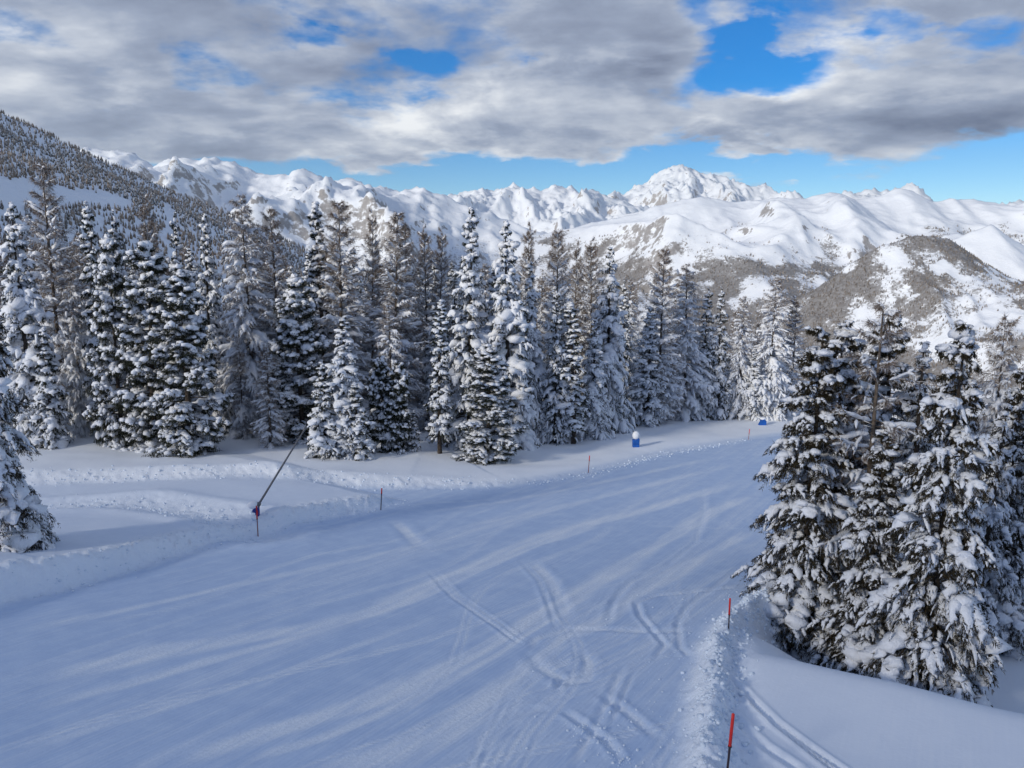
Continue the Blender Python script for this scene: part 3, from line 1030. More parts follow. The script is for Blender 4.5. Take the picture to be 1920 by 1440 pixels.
def make_pine(key, H, R, seed, whorls=19, per=8, m=10, tuft=16, snow_r=0.19, prof=None):
    """stone pine: dense rounded crown of upturned tufts, each with its lump of snow"""
    rng = np.random.default_rng(seed)
    prof = prof or (lambda h: max(0.10, (1 - h) ** 0.55 * (0.72 + 0.28 * min(1, h / 0.3))))
    P, L, az, h = branch_set(H, R, 0.04, whorls, per, prof, -0.10, 0.75, 0.35, 0.15, rng, lenvar=0.5, upturn=0.12)
    P[..., 2] += rng.normal(size=len(P))[:, None] * H * 0.015
    Q, ql, qs = laterals(P, L, az, m, rng, droop=0.3, l0=0.18, l1=0.42, smin=0.22)
    wood, fol, sn = Buf(), Buf(), Buf()
    wood.tubes(P, (0.014 + 0.016 * L)[:, None] * np.linspace(1, 0.35, P.shape[1])[None], 3, rng=rng)
    tips = np.concatenate([Q[:, -1], Q[:, 2], P[:, -1], P[:, -2]])
    tdir = unit(np.concatenate([Q[:, -1] - Q[:, -2], Q[:, 2] - Q[:, 1], P[:, -1] - P[:, -2], P[:, -1] - P[:, -2]]))
    n = len(tips)
    B = np.repeat(tips, tuft, 0) + rng.normal(size=(n * tuft, 3)) * 0.12
    D = unit(np.repeat(tdir, tuft, 0) * 0.6 + rng.normal(size=B.shape) * 0.6 + np.array([0, 0, -0.42]))
    fol.blades(B, D, rng.uniform(0.16, 0.36, len(B)), rng.uniform(0.020, 0.040, len(B)), rng)
    keep = rng.uniform(size=n) < 0.5
    C = tips[keep] + rng.normal(size=(keep.sum(), 3)) * 0.06
    r = snow_r * rng.uniform(0.45, 1.3, len(C))
    C[:, 2] += r * 0.6 + 0.05
    sn.blobs(C, r, rng, 0.7, 0.38)
    k2 = rng.uniform(size=len(Q)) < 0.62
    snow_runs(sn, Q[k2], snow_r * 0.7 * rng.uniform(0.5, 1.3, k2.sum()), rng, 5, 5, (0.5, 1.0))
    k3 = rng.uniform(size=len(P)) < 0.30
    snow_runs(sn, P[k3], snow_r * 1.6 * rng.uniform(0.6, 1.3, k3.sum()), rng, 7, 7, (0.4, 0.8), wide=1.35)
    PROTO[key] = dict(H=H, R=R, parts=[
        ('trunk', trunk_mesh(key + '_trunk', H * 0.97, 0.016 * H, M_BARK, rng.normal(), rng)),
        ('branches', wood.mesh(key + '_branches', M_BARK)),
        ('crown', fol.mesh(key + '_crown', M_NEEDLE, False)),
        ('snow', sn.mesh(key + '_snow', M_SNOW))])


def make_larch(key, H, R, seed, whorls=36, per=6.5, m=9, twigs=15, snow_r=0.082, snow_p=0.7, lower_snow=1.0, frost=0.27, prof=None, z0=0.08,
               rise=(-0.30, 0.85), sag=(0.25, 0.25), upturn=0.22, tl=0.36, tw=0.0115, droop=0.25, lenvar=0.45):
    """bare larch: sweeping branches, a haze of fine twigs, snow lines on the limbs"""
    rng = np.random.default_rng(seed)
    prof = prof or (lambda h: (1 - h) ** 0.56 * (0.72 + 0.28 * min(1, h / 0.25)) + 0.04)
    P, L, az, h = branch_set(H, R, z0, whorls, per, prof, rise[0], rise[1], sag[0], sag[1], rng, upturn=upturn, lenvar=lenvar)
    P[..., 2] += rng.normal(size=len(P))[:, None] * H * 0.010
    Q, ql, qs = laterals(P, L, az, m, rng, droop=droop, l0=0.16, l1=0.36, ang=0.85)
    wood, tw_b, fr, sn = Buf(), Buf(), Buf(), Buf()
    wood.tubes(P, (0.011 + 0.011 * L)[:, None] * np.linspace(1, 0.3, P.shape[1])[None], 3, rng=rng)
    wood.tubes(Q, (0.007 + 0.007 * ql)[:, None] * np.linspace(1, 0.4, Q.shape[1])[None], 3, rng=rng)
    for path, n, smin in ((Q, twigs, 0.0), (P, int(twigs * 1.6), 0.15)):
        B, T, s = path_points(path, n, rng, smin)
        D = unit(T * 0.7 + rng.normal(size=B.shape) * 0.6 + np.array([0, 0, -0.30]))
        ll = tl * rng.uniform(0.4, 1.4, len(B))
        ww = tw * rng.uniform(0.7, 1.4, len(B))
        pf = frost * (1.35 - B[:, 2] / H)
        isf = rng.uniform(size=len(B)) < pf
        tw_b.blades(B[~isf], D[~isf], ll[~isf], ww[~isf], rng)
        fr.blades(B[isf] + np.array([0, 0, 0.01]), D[isf], ll[isf], ww[isf] * 1.5, rng)
    hq = Q[:, 0, 2] / H
    keep = rng.uniform(size=len(Q)) < snow_p * (1.15 - hq * 0.75)
    r = snow_r * np.clip(ql[keep], 0.2, 1.5) ** 0.3 * rng.uniform(0.45, 1.2, keep.sum()) * (1 + lower_snow * (1 - hq[keep]))
    snow_runs(sn, Q[keep], r, rng, 5, 5, (0.5, 1.0), 1.1, 0.9)
    keep = rng.uniform(size=len(P)) < np.clip(snow_p * (1.45 - h * 0.75), 0, 1)
    r = snow_r * 1.35 * np.clip(L[keep], 0.2, 3) ** 0.35 * rng.uniform(0.5, 1.2, keep.sum()) * (1 + lower_snow * (1 - h[keep]))
    snow_runs(sn, P[keep], r, rng, 8, 6, (0.55, 0.97), 1.1, 0.9, 0.3)
    PROTO[key] = dict(H=H, R=R, parts=[
        ('trunk', trunk_mesh(key + '_trunk', H * 0.99, 0.009 * H + 0.02, M_BARKL, rng.normal(), rng)),
        ('branches', wood.mesh(key + '_branches', M_BARKL)),
        ('crown', tw_b.mesh(key + '_crown', M_TWIG, False)),
        ('frosted_twigs', fr.mesh(key + '_frost', M_FROST, False)),
        ('snow', sn.mesh(key + '_snow', M_SNOW))])


PROTO = {}
narrow = lambda h: (1 - h) ** 0.5 * (0.7 + 0.3 * min(1, h / 0.2)) + 0.04
make_spruce('spruce_a', 18, 3.2, 101, snow_r=0.19, pads=0.5)
make_spruce('spruce_b', 18, 3.0, 102, whorls=27, droop=0.75, rise=(-0.3, 0.45), snow_r=0.22, pads=0.5)
make_spruce('spruce_c', 18, 3.2, 103, whorls=32, per=6, droop=0.5, snow_r=0.18, snow_p=0.58, pads=0.4)
make_spruce('spruce_weep', 18, 3.1, 104, whorls=28, droop=1.0, rise=(-0.5, 0.35), sag=(0.55, 0.3), snow_r=0.205, snow_p=0.85, pads=0.5)
make_spruce('spruce_slim', 14, 1.35, 105, whorls=30, per=5, m=7, snow_r=0.19, prof=narrow, snow_p=0.55, z0=0.12)
make_spruce('spruce_small', 8, 1.7, 106, whorls=20, per=6, m=7, snow_r=0.165, droop=0.6, rise=(-0.35, 0.4), snow_p=0.68, pads=0.5)
make_pine('pine_a', 15, 3.2, 111, snow_r=0.24)
make_pine('pine_b', 15, 3.0, 112, snow_r=0.24, whorls=20, prof=lambda h: max(0.12, (1 - h) ** 0.45 * (0.6 + 0.4 * min(1, h / 0.4))))
make_pine('pine_small', 8, 2.0, 113, whorls=14, m=8, snow_r=0.20)
make_larch('larch_a', 19, 3.2, 121)
make_larch('larch_b', 19, 3.0, 122, snow_p=0.50, frost=0.25, lower_snow=0.8)
make_larch('larch_snowy', 19, 3.2, 123, snow_p=0.95, frost=0.55, lower_snow=1.6, rise=(-0.55, 0.6), sag=(0.45, 0.3), upturn=0.12, droop=0.5)
make_larch('larch_small', 9, 1.5, 124, whorls=20, per=5, m=6, snow_r=0.06, frost=0.5, snow_p=0.9, rise=(-0.6, 0.4))
# nearer trees, built finer
make_spruce('near_spruce_a', 11, 2.4, 131, whorls=32, per=6.5, m=11, sub=4, needles=20, nl=0.19, nw=0.013, snow_r=0.135, snow_p=0.56, mat=M_NEEDLE_B,
            droop=0.50, rise=(-0.30, 0.45), sag=(0.30, 0.22), z0=0.04, pads=0.5, sub_snow=0.24, prof=lambda h: (1 - h) ** 0.62 * (0.82 + 0.18 * min(1, h / 0.15)) + 0.03)
make_spruce('near_spruce_b', 11, 2.3, 132, whorls=29, per=6.5, m=11, sub=4, needles=20, nl=0.19, nw=0.013, snow_r=0.145, snow_p=0.64, mat=M_NEEDLE_B,
            droop=0.65, rise=(-0.55, 0.4), sag=(0.40, 0.25), z0=0.04, pads=0.55, sub_snow=0.28, prof=lambda h: (1 - h) ** 0.62 * (0.82 + 0.18 * min(1, h / 0.15)) + 0.03)
make_spruce('near_spruce_weep', 11, 2.0, 133, whorls=22, per=6, m=8, sub=2, needles=16, nl=0.17, nw=0.012, snow_r=0.13, snow_p=0.75, mat=M_NEEDLE_B,
            droop=1.0, rise=(-0.7, 0.3), sag=(0.6, 0.3), z0=0.06, pads=0.4, sub_snow=0.4)
make_larch('near_larch', 11, 2.3, 134, whorls=19, per=5.5, m=11, twigs=18, snow_r=0.060, snow_p=0.9, lower_snow=0.05, frost=0.35, rise=(-0.40, 0.30),
           sag=(0.15, -0.05), upturn=0.16, tl=0.26, tw=0.007, z0=0.05, lenvar=0.5, prof=lambda h: (1 - h) ** 0.5 * (0.8 + 0.2 * min(1, h / .2)) + 0.05)

KIND = {'spruce': 'spruce_tree', 'pine': 'pine_tree', 'larch': 'larch_tree', 'near_spruce': 'spruce_tree', 'near_larch': 'larch_tree'}


def plant(key, x, y, z, H, R, label, group=None, rot=None):
    p = PROTO[key]
    base = 'near_' + key.split('_')[1] if key.startswith('near') else key.split('_')[0]
    e = bpy.data.objects.new(KIND[base], None)
    COL.objects.link(e)
    e.empty_display_size = 0.5
    e.location = (x, y, z - 0.10)
    e.rotation_euler = (random.gauss(0, 0.018), random.gauss(0, 0.018), random.uniform(0, 6.28) if rot is None else rot)
    s = R / p['R']
    e.scale = (s, s, H / p['H'])
    e['label'] = label
    e['category'] = {'spruce_tree': 'spruce', 'pine_tree': 'pine', 'larch_tree': 'larch'}[KIND[base]]
    if group:
        e['group'] = group
    for nm, me in p['parts']:
        c = add_obj(nm, me, e)
        if nm != 'trunk':
            c['kind'] = 'stuff'
    return e


PLACED = []


def tree(key, px, top, base, hw, label, depth=None, group=None, rot=None):
    rt = ray(px, top)
    y = ground_at(px, base)[1] if depth is None else depth
    x = rt[0] / rt[1] * y
    z = gz(x, y)
    H = rt[2] / rt[1] * y - z
    R = hw / F * y * (1.10 if 'larch' in key else 1.2)
    PLACED.append((x, y, R))
    return plant(key, x, y, z, H, R, label, group, rot)


FRONT = [
    # key, x, top, base, half width, label
    ('spruce_b', 24, 372, 836, 55, 'tall dark spruce at the left edge of the photo, behind the close snowy spruce'),
    ('spruce_small', 76, 616, 838, 36, 'small snow covered spruce left of the thick pine clump, below the tall larch'),
    ('larch_a', 76, 303, 812, 68, 'tallest bare larch at far left, rising against the wooded hillside'),
    ('larch_snowy', 128, 468, 815, 40, 'pale frosted larch between the far left larch and the thick pine clump'),
    ('spruce_slim', 160, 376, 822, 26, 'slim dark spruce spire left of the thick pine clump with drooping tip'),
    ('spruce_c', 207, 398, 815, 34, 'dark spruce spire standing just behind the left side of the pine clump'),
    ('pine_a', 200, 452, 836, 48, 'leftmost pine of the thick clump on the left'),
    ('pine_b', 262, 470, 842, 62, 'broad dark pine in the middle of the thick clump on the left'),
    ('pine_a', 335, 508, 848, 66, 'broad pine with heavy snow skirts at the right of the thick clump'),
    ('spruce_c', 322, 402, 812, 34, 'dark pointed spruce top above the thick pine clump, the left one of two'),
    ('spruce_a', 378, 398, 812, 38, 'dark pointed spruce top above the thick pine clump, the right one of two'),
    ('larch_b', 268, 368, 803, 42, 'brown larch top behind the thick pine clump, under the meadow'),
    ('larch_snowy', 455, 368, 815, 66, 'large snowy larch right of the thick pine clump'),
    ('larch_a', 514, 388, 812, 55, 'bare larch right beside the large snowy larch, left of the paired tops'),
    ('larch_small', 448, 650, 822, 24, 'thin young larch in the gap right of the thick pine clump'),
    ('larch_small', 497, 648, 838, 34, 'frosted young larch left of the snowmaking lance'),
    ('pine_a', 556, 524, 826, 58, 'bushy pine loaded with snow directly behind the snowmaking lance tip'),
    ('spruce_slim', 598, 378, 806, 30, 'dark spruce top leaning against the bare larch, left one of the paired tops'),
    ('larch_a', 627, 374, 808, 70, 'broad bare larch, right one of the paired tops in the centre left'),
    ('spruce_weep', 636, 590, 853, 50, 'snow laden spruce with hanging branches right of the lance'),
    ('spruce_small', 604, 680, 856, 40, 'front small spruce closest to the lance tip, heavy with snow'),
    ('spruce_small', 664, 716, 858, 36, 'dark small spruce at the front, right of the one by the lance tip'),
    ('larch_a', 728, 394, 806, 62, 'bare larch with wide arching branches left of the centre gap'),
    ('larch_b', 756, 410, 798, 40, 'thin brown larch top just right of the wide arching larch'),
    ('larch_b', 690, 394, 792, 32, 'thin far larch top between the two broad bare larches'),
    ('larch_snowy', 730, 568, 828, 40, 'white weeping larch below the wide arching larch'),
    ('pine_small', 712, 672, 846, 30, 'left one of two small pines left of the snowy gap'),
    ('pine_small', 745, 680, 846, 28, 'right one of two small pines left of the snowy gap'),
    ('spruce_small', 776, 768, 846, 15, 'tiny snowy spruce alone in the snow before the gap'),
    ('larch_b', 792, 424, 790, 34, 'brown larch top above the snowy gap, left one of the pair'),
    ('larch_b', 818, 430, 790, 34, 'brown larch top above the snowy gap, right one of the pair'),
    ('spruce_slim', 822, 560, 850, 24, 'narrow dark spruce column with bare foot right of the snowy gap'),
    ('spruce_a', 868, 384, 838, 52, 'tall centre spruce with twiggy brown tip right of the snowy gap'),
    ('pine_a', 916, 652, 860, 58, 'broad snowy pine at the very front of the centre trees'),
    ('spruce_b', 957, 407, 838, 55, 'tall snow hung spruce behind the broad front pine'),
    ('spruce_weep', 994, 488, 830, 40, 'snow hung spruce right beside the tall one behind the front pine'),
    ('larch_b', 985, 420, 800, 34, 'brown larch crown tip behind the tall snow hung spruce'),
    ('larch_a', 1040, 428, 815, 48, 'bare topped larch above the slim spruces with visible trunks'),
    ('spruce_c', 1044, 540, 831, 30, 'slim spruce with visible trunk, leftmost of three at the forest foot'),
    ('spruce_slim', 1076, 566, 832, 28, 'slim spruce with visible trunk, middle of three at the forest foot'),
    ('spruce_weep', 1116, 596, 822, 34, 'slim spruce with visible trunk, rightmost of three at the forest foot'),
    ('larch_b', 1084, 455, 796, 28, 'thin brown larch left of the white capped spruce, the farther left one'),
    ('larch_b', 1110, 448, 800, 38, 'bare larch directly left of the white capped spruce'),
    ('spruce_weep', 1144, 460, 808, 46, 'white capped tall spruce right of centre with drooping snowy limbs'),
    ('spruce_a', 1216, 574, 796, 40, 'snowy spruce above and right of the blue padded hydrant'),
    ('larch_a', 1243, 464, 793, 48, 'tall bare larch behind the spruce that stands above the blue padded hydrant'),
    ('larch_snowy', 1292, 496, 786, 52, 'snow swept larch right of the tall bare larch'),
    ('spruce_c', 1322, 540, 784, 32, 'spruce between the snow swept larch and the dark slender spruce'),
    ('spruce_c', 1356, 540, 785, 28, 'dark slender spruce near the right end of the forest'),
    ('larch_snowy', 1394, 556, 783, 32, 'grey frosted larch right of the dark slender spruce'),
    ('spruce_weep', 1418, 655, 786, 26, 'low spruce with hanging boughs left of the blue wedge'),
    ('larch_snowy', 1452, 524, 784, 45, 'snowy larch at the right end of the forest, above the blue wedge'),
    ('larch_b', 1492, 556, 780, 34, 'faint brown larch, last of the forest before the near right trees'),
]
for row in FRONT:
    tree(*row)

NEAR = [
    ('near_spruce_b', -82, 400, 1098, 92, 'close snow laden spruce cut off by the left edge of the photo', 30.0),
    ('near_spruce_a', 1540, 608, 1270, 106, 'leftmost of the near right trees, spruce sweeping low beside the snow berm', 26.0),
    ('near_spruce_b', 1592, 600, 1280, 105, 'snow topped spruce between the leftmost near spruce and the bare larch', 27.5),
    ('near_larch', 1648, 566, 1275, 120, 'near bare larch with long snow lined limbs among the right spruces', 26.0),
    ('near_spruce_a', 1690, 578, 1230, 108, 'spruce hidden behind the near bare larch with its dark tip showing', 30.0),
    ('near_spruce_a', 1652, 800, 1285, 78, 'dark lower spruce in front of the near bare larch, no tip above the others', 23.5),
    ('near_spruce_weep', 1742, 634, 1240, 88, 'weeping spruce between the near bare larch and the big front spruce', 28.0),
    ('near_spruce_b', 1802, 600, 1325, 112, 'biggest front spruce at right with thick snow paws down to the ground', 21.5),
    ('near_spruce_weep', 1866, 720, 1240, 62, 'white weeping spruce right behind the biggest front spruce', 26.0),
    ('larch_snowy', 1892, 590, 1230, 70, 'frosted larch rising at the right edge of the photo', 31.0),
    ('near_spruce_a', 1925, 690, 1225, 66, 'spruce cut off by the right edge of the photo with its trunk bare below', 27.0),
]
for key, px, top, base, hw, lab, dep in NEAR:
    tree(key, px, top, base, hw, lab, depth=dep)

# the packed trees further in
fill_rng = np.random.default_rng(5)
cnt = 0
while cnt < 120:
    px = fill_rng.uniform(-60, 1480)
    low_band = cnt >= 78
    dep = fill_rng.uniform(70, 86) if low_band else fill_rng.uniform(80, 118)
    r = ray(px, 780)
    x = r[0] / r[1] * dep
    if any((x - a) ** 2 + (dep - b) ** 2 < 2.3 ** 2 for a, b, c in PLACED):
        continue
    if abs(px - 785) < 26 and dep < 105:
        continue
    if dep < ground_at(px, np.interp(px, [0, 400, 930, 1200, 1480], [826, 828, 838, 790, 780]))[1]:
        continue
    top_lim = np.interp(px, [0, 300, 700, 900, 1100, 1300, 1480], [430, 440, 455, 470, 500, 560, 600])
    tp = top_lim + (fill_rng.uniform(40, 190) if low_band else abs(fill_rng.normal()) * 45)
    z = gz(x, dep)
    rt = ray(px, tp)
    H = rt[2] / rt[1] * dep - z
    if H < 7:
        continue
    lar = fill_rng.uniform() < (0.25 if low_band else 0.5)
    spot = next(nm for lim, nm in ((110, 'the far left larch'), (410, 'the thick pine clump'), (560, 'the large snowy larch'), (690, 'the paired tops'),
                                   (840, 'the snowy gap'), (1010, 'the broad front pine'), (1170, 'the three slim spruces'), (1330, 'the snow swept larch'),
                                   (9999, 'the right end of the wood')) if px < lim)
    key = random.choice(['larch_a', 'larch_b', 'larch_b', 'larch_snowy'] if lar else ['spruce_a', 'spruce_b', 'spruce_c', 'spruce_weep'])
    plant(key, x, dep, z, H, H * fill_rng.uniform(0.14, 0.18),
          ('larch' if lar else 'spruce') + ' half hidden in the forest depth behind ' + spot, ('larches' if lar else 'spruces') + ' deep in the forest behind ' + spot)
    PLACED.append((x, dep, 2))
    cnt += 1


# ------------------------------------------------------------------ distant woods
def far_wood(name, label, pts, hs, mats, seed, sides=5, tiers=2, slim=0.20):
    rng = np.random.default_rng(seed)
    n = len(pts)
    prof = {3: [(0.0, 0.85), (0.48, 0.55), (0.42, 0.95), (1.0, 0.03)], 2: [(0.0, 0.8), (0.35, 1.0), (1.0, 0.03)], 1: [(0.0, 1.0), (1.0, 0.05)]}[tiers]
    K = len(prof)
    a = np.linspace(0, 2 * np.pi, sides, endpoint=False)
    zz = np.array([p[0] for p in prof])
    rr = np.array([p[1] for p in prof])
    rad = (hs * slim)[:, None, None] * rr[None, :, None] * rng.uniform(0.55, 1.3, (n, K, sides))
    A = a[None, None] + rng.uniform(0, 6, n)[:, None, None]
    V = np.stack([pts[:, None, None, 0] + rad * np.cos(A), pts[:, None, None, 1] + rad * np.sin(A),
                  pts[:, None, None, 2] - 0.6 + hs[:, None, None] * (zz[None, :, None] + rng.uniform(-.05, .05, (n, K, sides))) * np.ones_like(rad)], -1)
    k, s = np.meshgrid(np.arange(K - 1), np.arange(sides), indexing='ij')
    s2 = (s + 1) % sides
    f = np.stack([k * sides + s, k * sides + s2, (k + 1) * sides + s2, (k + 1) * sides + s], -1).reshape(-1, 4)
    f = (f[None] + (np.arange(n) * K * sides)[:, None, None]).reshape(-1, 4)
    me = new_mesh(name, V.reshape(-1, 3), f, False, None, [mats])
    add_obj(name, me, kind='stuff', label=label, category='forest')


def mat_wood(name, c1, c2, snow, cover):
    m, g, b = material(name, 0.9, 0.1)
    geo = g.n('ShaderNodeNewGeometry')
    col = g.mix(geo.outputs['Random Per Island'], c1, c2)
    sep = g.n('ShaderNodeSeparateXYZ')
    g.link(geo.outputs['Normal'], sep.inputs[0])
    n = g.noise(geo.outputs['Position'], 0.45, 4, 0.7)
    v = g.math('ADD', sep.outputs[2], g.math('MULTIPLY', g.math('SUBTRACT', n, 0.5), 2.2))
    f = g.rng(v, cover, cover + 0.30)
    g.link(g.mix(f, col, snow), b.inputs['Base Color'])
    return m


def left_wood():
    rng = np.random.default_rng(71)
    n = 150000
    th = rng.uniform(math.radians(-40), math.radians(-4), n)
    r = np.sqrt(rng.uniform(190.0 ** 2, 1900.0 ** 2, n))
    x, y = r * np.sin(th), r * np.cos(th)
    z = ground(x, y, detail=False)
    # keep the snowy meadow and a clear strip open
    pxx = 960 + F * x / y
    pyy = 470 - F * z / y
    meadow = ((y > 620) & (y < 1250) & (pxx < 255 + 40 * fbm(x / 50, y / 50, 3, 70)) & (np.abs(pyy - (362 + 0.08 * pxx)) < 30 - 0.085 * np.clip(pxx, 0, 300) + 14 * fbm(x / 60, y / 60, 3, 72)))
    gully = (np.abs(x + 0.42 * y + 20 * fbm(x / 90, y / 90, 2, 73)) < 7) & (y > 900) & (y < 1300)
    thin = rng.uniform(size=n) < np.clip(0.62 + 0.5 * fbm(x / 150, y / 150, 3, 74) + (r > 700) * 0.2, 0.1, 1)
    ok = ~meadow & ~gully & thin & (z > -330)
    ok &= ~((r < 230) & (np.abs(th) < 0.2))
    x, y, z, r = x[ok], y[ok], z[ok], r[ok]
    # thin by spacing near
    k = min(len(x), 20000)
    idx = rng.permutation(len(x))[:k]
    p = np.stack([x, y, z], 1)[idx]
    hs = rng.uniform(5, 9.0, k) * np.clip(1.35 - np.hypot(p[:, 0], p[:, 1]) / 4000, 0.9, 1.3)
    lar = fbm(p[:, 0] / 200, p[:, 1] / 200, 3, 75) + rng.normal(size=k) * 0.25 > 0.0
    far_wood('distant_forest', 'brown frosted larch wood covering the hillside on the left', p[lar], hs[lar],
             mat_wood('larch_wood', (0.17, 0.13, 0.10), (0.30, 0.24, 0.19), (0.60, 0.59, 0.59), 0.16), 76, 4, 2, 0.19)
    far_wood('distant_forest', 'dark snow dusted spruce wood covering the hillside on the left', p[~lar], hs[~lar],
             mat_wood('spruce_wood', (0.07, 0.066, 0.06), (0.15, 0.13, 0.11), (0.60, 0.61, 0.64), 0.08), 77, 4, 2, 0.19)


def valley_wood(src, count, hmin, hmax, label, seed, mat, slim=0.26):
    rng = np.random.default_rng(seed)
    X, Y, Z, Fo, S = FAR[src]
    nx, ny = X.shape
    N = count * 6
    u = rng.uniform(0, nx - 1.001, N)
    v = rng.uniform(0, ny - 1.001, N)
    i, j = u.astype(int), v.astype(int)
    a, b = (u - i), (v - j)

    def bil(A):
        return A[i, j] * (1 - a) * (1 - b) + A[i + 1, j] * a * (1 - b) + A[i, j + 1] * (1 - a) * b + A[i + 1, j + 1] * a * b
    x, y, z, fo = bil(X), bil(Y), bil(Z), bil(Fo)
    pxx = 960 + F * x / y
    ok = (rng.uniform(size=N) < np.clip((fo - 0.22) * 2.0, 0, 1)) & (pxx > 700) & (pxx < 2050)
    p = np.stack([x, y, z], 1)[ok][:count]
    far_wood('distant_forest', label, p, rng.uniform(hmin, hmax, len(p)), mat, seed + 1, 4, 1, slim)


left_wood()
MW = mat_wood('valley_wood', (0.11, 0.092, 0.078), (0.27, 0.22, 0.175), (0.62, 0.61, 0.61), 0.26)
valley_wood('wooded_spur', 14000, 6, 11, 'frosted wood covering the nearer spur on the right', 81, MW, 0.24)
valley_wood('snow_ridge', 13000, 10, 18, 'scattered dark woods on the far slopes across the valley', 84, MW, 0.34)


# ------------------------------------------------------------------ marker stakes, lance, padded hydrants
M_RED = plain('red_plastic', (0.62, 0.03, 0.025), 0.45, 0.12, 20)
M_BLACK = plain('dark_stake', (0.045, 0.030, 0.035), 0.5, 0.25, 20)
M_BROWNRED = plain('weathered_red', (0.24, 0.07, 0.06), 0.6, 0.2, 20)
M_BLUE = plain('blue_foam', (0.012, 0.10, 0.42), 0.55, 0.18, 3)
M_NAVY = plain('blue_cover', (0.010, 0.035, 0.22), 0.5, 0.2, 4)
M_STEEL = plain('galvanised_steel', (0.11, 0.11, 0.12), 0.45, 0.2, 8, 0.5)
M_HEAP = mat_tree_snow('heaped_snow', (0.84, 0.87, 0.93))
M_CRUMB = mat_tree_snow('crumbled_snow', (0.76, 0.85, 0.96))


def tube_mesh(name, pts, radii, mat, sides=8):
    b = Buf()
    P = np.array(pts, dtype=float)[None]
    b.tubes(P, np.array(radii, dtype=float)[None], sides)
    return b.mesh(name, mat)


def stake(px, ptop, pbase, label, split=0.5, rad=0.022, depth=None, lower=None, lean=0.0):
    g = ground_at(px, pbase) if depth is None else None
    if g is None:
        r = ray(px, pbase)
        x, y = r[0] / r[1] * depth, depth
        z = gz(x, y)
    else:
        x, y, z = g
    rt = ray(px, ptop)
    H = rt[2] / rt[1] * y - z
    e = bpy.data.objects.new('marker_stake', None)
    COL.objects.link(e)
    e.location = (x, y, z)
    e['label'] = label
    e['category'] = 'stake'
    e['group'] = 'marker stakes along the run'
    s = H * (1 - split)
    l = lean * H

    def at(h):
        return (l * h / H, 0, h)
    add_obj('pole', tube_mesh('stake_pole', [at(-0.4), at(0), at(s * 0.5), at(s)], [rad * .9] * 4, lower or M_BLACK), e)
    add_obj('red_band', tube_mesh('stake_band', [at(s), at(s + 0.01), at(H * .8), at(H - 0.02), at(H)], [rad * .9, rad * 1.25, rad * 1.25, rad * 1.2, 0.003], M_RED), e)
    add_obj('collar', tube_mesh('stake_collar', [at(s - 0.015), at(s - 0.014), at(s + 0.014), at(s + 0.015)], [0.002, rad * 1.5, rad * 1.5, 0.002], M_BLACK), e)
    return e


stake(1363, 1337, 1452, 'large red and black marker stake at the bottom edge beside the snow berm', 0.54, 0.026, lean=0.05)
stake(1366, 1121, 1182, 'red marker stake at the bend of the berm beside the near right spruce', 0.52, 0.022)
stake(484, 948, 1008, 'brown red marker stake on the bank in front of the snowmaking lance', 0.42, 0.028, lower=M_BROWNRED)
stake(714, 915, 957, 'marker stake with red tip at the end of the left snow bank', 0.26, 0.030, lean=0.07)
stake(1103, 854, 887, 'thin marker stake with red tip below the broad front pine', 0.30, 0.028, lower=M_BROWNRED, lean=0.06)
stake(1403, 804, 825, 'faint far marker stake on the run below the blue wedge', 0.45, 0.026, lower=M_BROWNRED, lean=0.08)


def lumpy(name, c, r, mat, seed=0, sub=3, amp=0.12):
    import bmesh
    bm = bmesh.new()
    bmesh.ops.create_icosphere(bm, subdivisions=sub, radius=1.0)
    v = np.array([x.co for x in bm.verts])
    f = np.array([[q.index for q in x.verts] for x in bm.faces])
    bm.free()
    n = fbm(v[:, 0] * 1.6 + v[:, 2], v[:, 1] * 1.6 - v[:, 2] * 0.7, 4, seed)
    v = v * (1 + amp * n)[:, None] * np.array(r) + np.array(c)
    return new_mesh(name, v, f, True, None, [mat])


def pad_mesh(name, prof, depth, mat):
    """a foam block from an outline in x,z, with softly rounded rims"""
    import bmesh
    bm = bmesh.new()
    fr = [bm.verts.new((x, -depth / 2, z)) for x, z in prof]
    fc = bm.faces.new(fr)
    ex = bmesh.ops.extrude_face_region(bm, geom=[fc])
    bmesh.ops.translate(bm, verts=[v for v in ex['geom'] if isinstance(v, bmesh.types.BMVert)], vec=(0, depth, 0))
    bmesh.ops.recalc_face_normals(bm, faces=bm.faces)
    bmesh.ops.bevel(bm, geom=list(bm.edges), offset=0.04, segments=2, profile=0.6, affect='EDGES')
    me = bpy.data.meshes.new(name)
    bm.to_mesh(me)
    bm.free()
    me.materials.append(mat)
    return me


def thing(name, loc, label, cat, rot=0.0):
    e = bpy.data.objects.new(name, None)
    COL.objects.link(e)
    e.location = loc
    e.rotation_euler = (0, 0, rot)
    e['label'] = label
    e['category'] = cat
    return e


# padded hydrant in the snow above the run
g = ground_at(1192, 838)
u = g[1] / F
hy = thing('padded_hydrant', (g[0], g[1], g[2]), 'blue padded hydrant post with a ball of snow on top, above the run', 'hydrant')
add_obj('pad', pad_mesh('hydrant_pad', [(-6.0 * u, -0.3), (6 * u, -0.3), (6.5 * u, 17 * u), (0, 16 * u), (-2.5 * u, 14 * u), (-6.5 * u, 15 * u)], 12 * u, M_BLUE), hy)
add_obj('snow_cap', lumpy('hydrant_snow', (0.0, 0.0, 23 * u), (7.0 * u, 7.0 * u, 8.4 * u), M_HEAP, 3, 3, 0.10), hy)
add_obj('strap', tube_mesh('hydrant_strap', [(-6.6 * u, -6.15 * u, 7 * u), (0, -6.2 * u, 7 * u), (6.6 * u, -6.15 * u, 7 * u)], [0.012] * 3, M_NAVY, 5), hy)

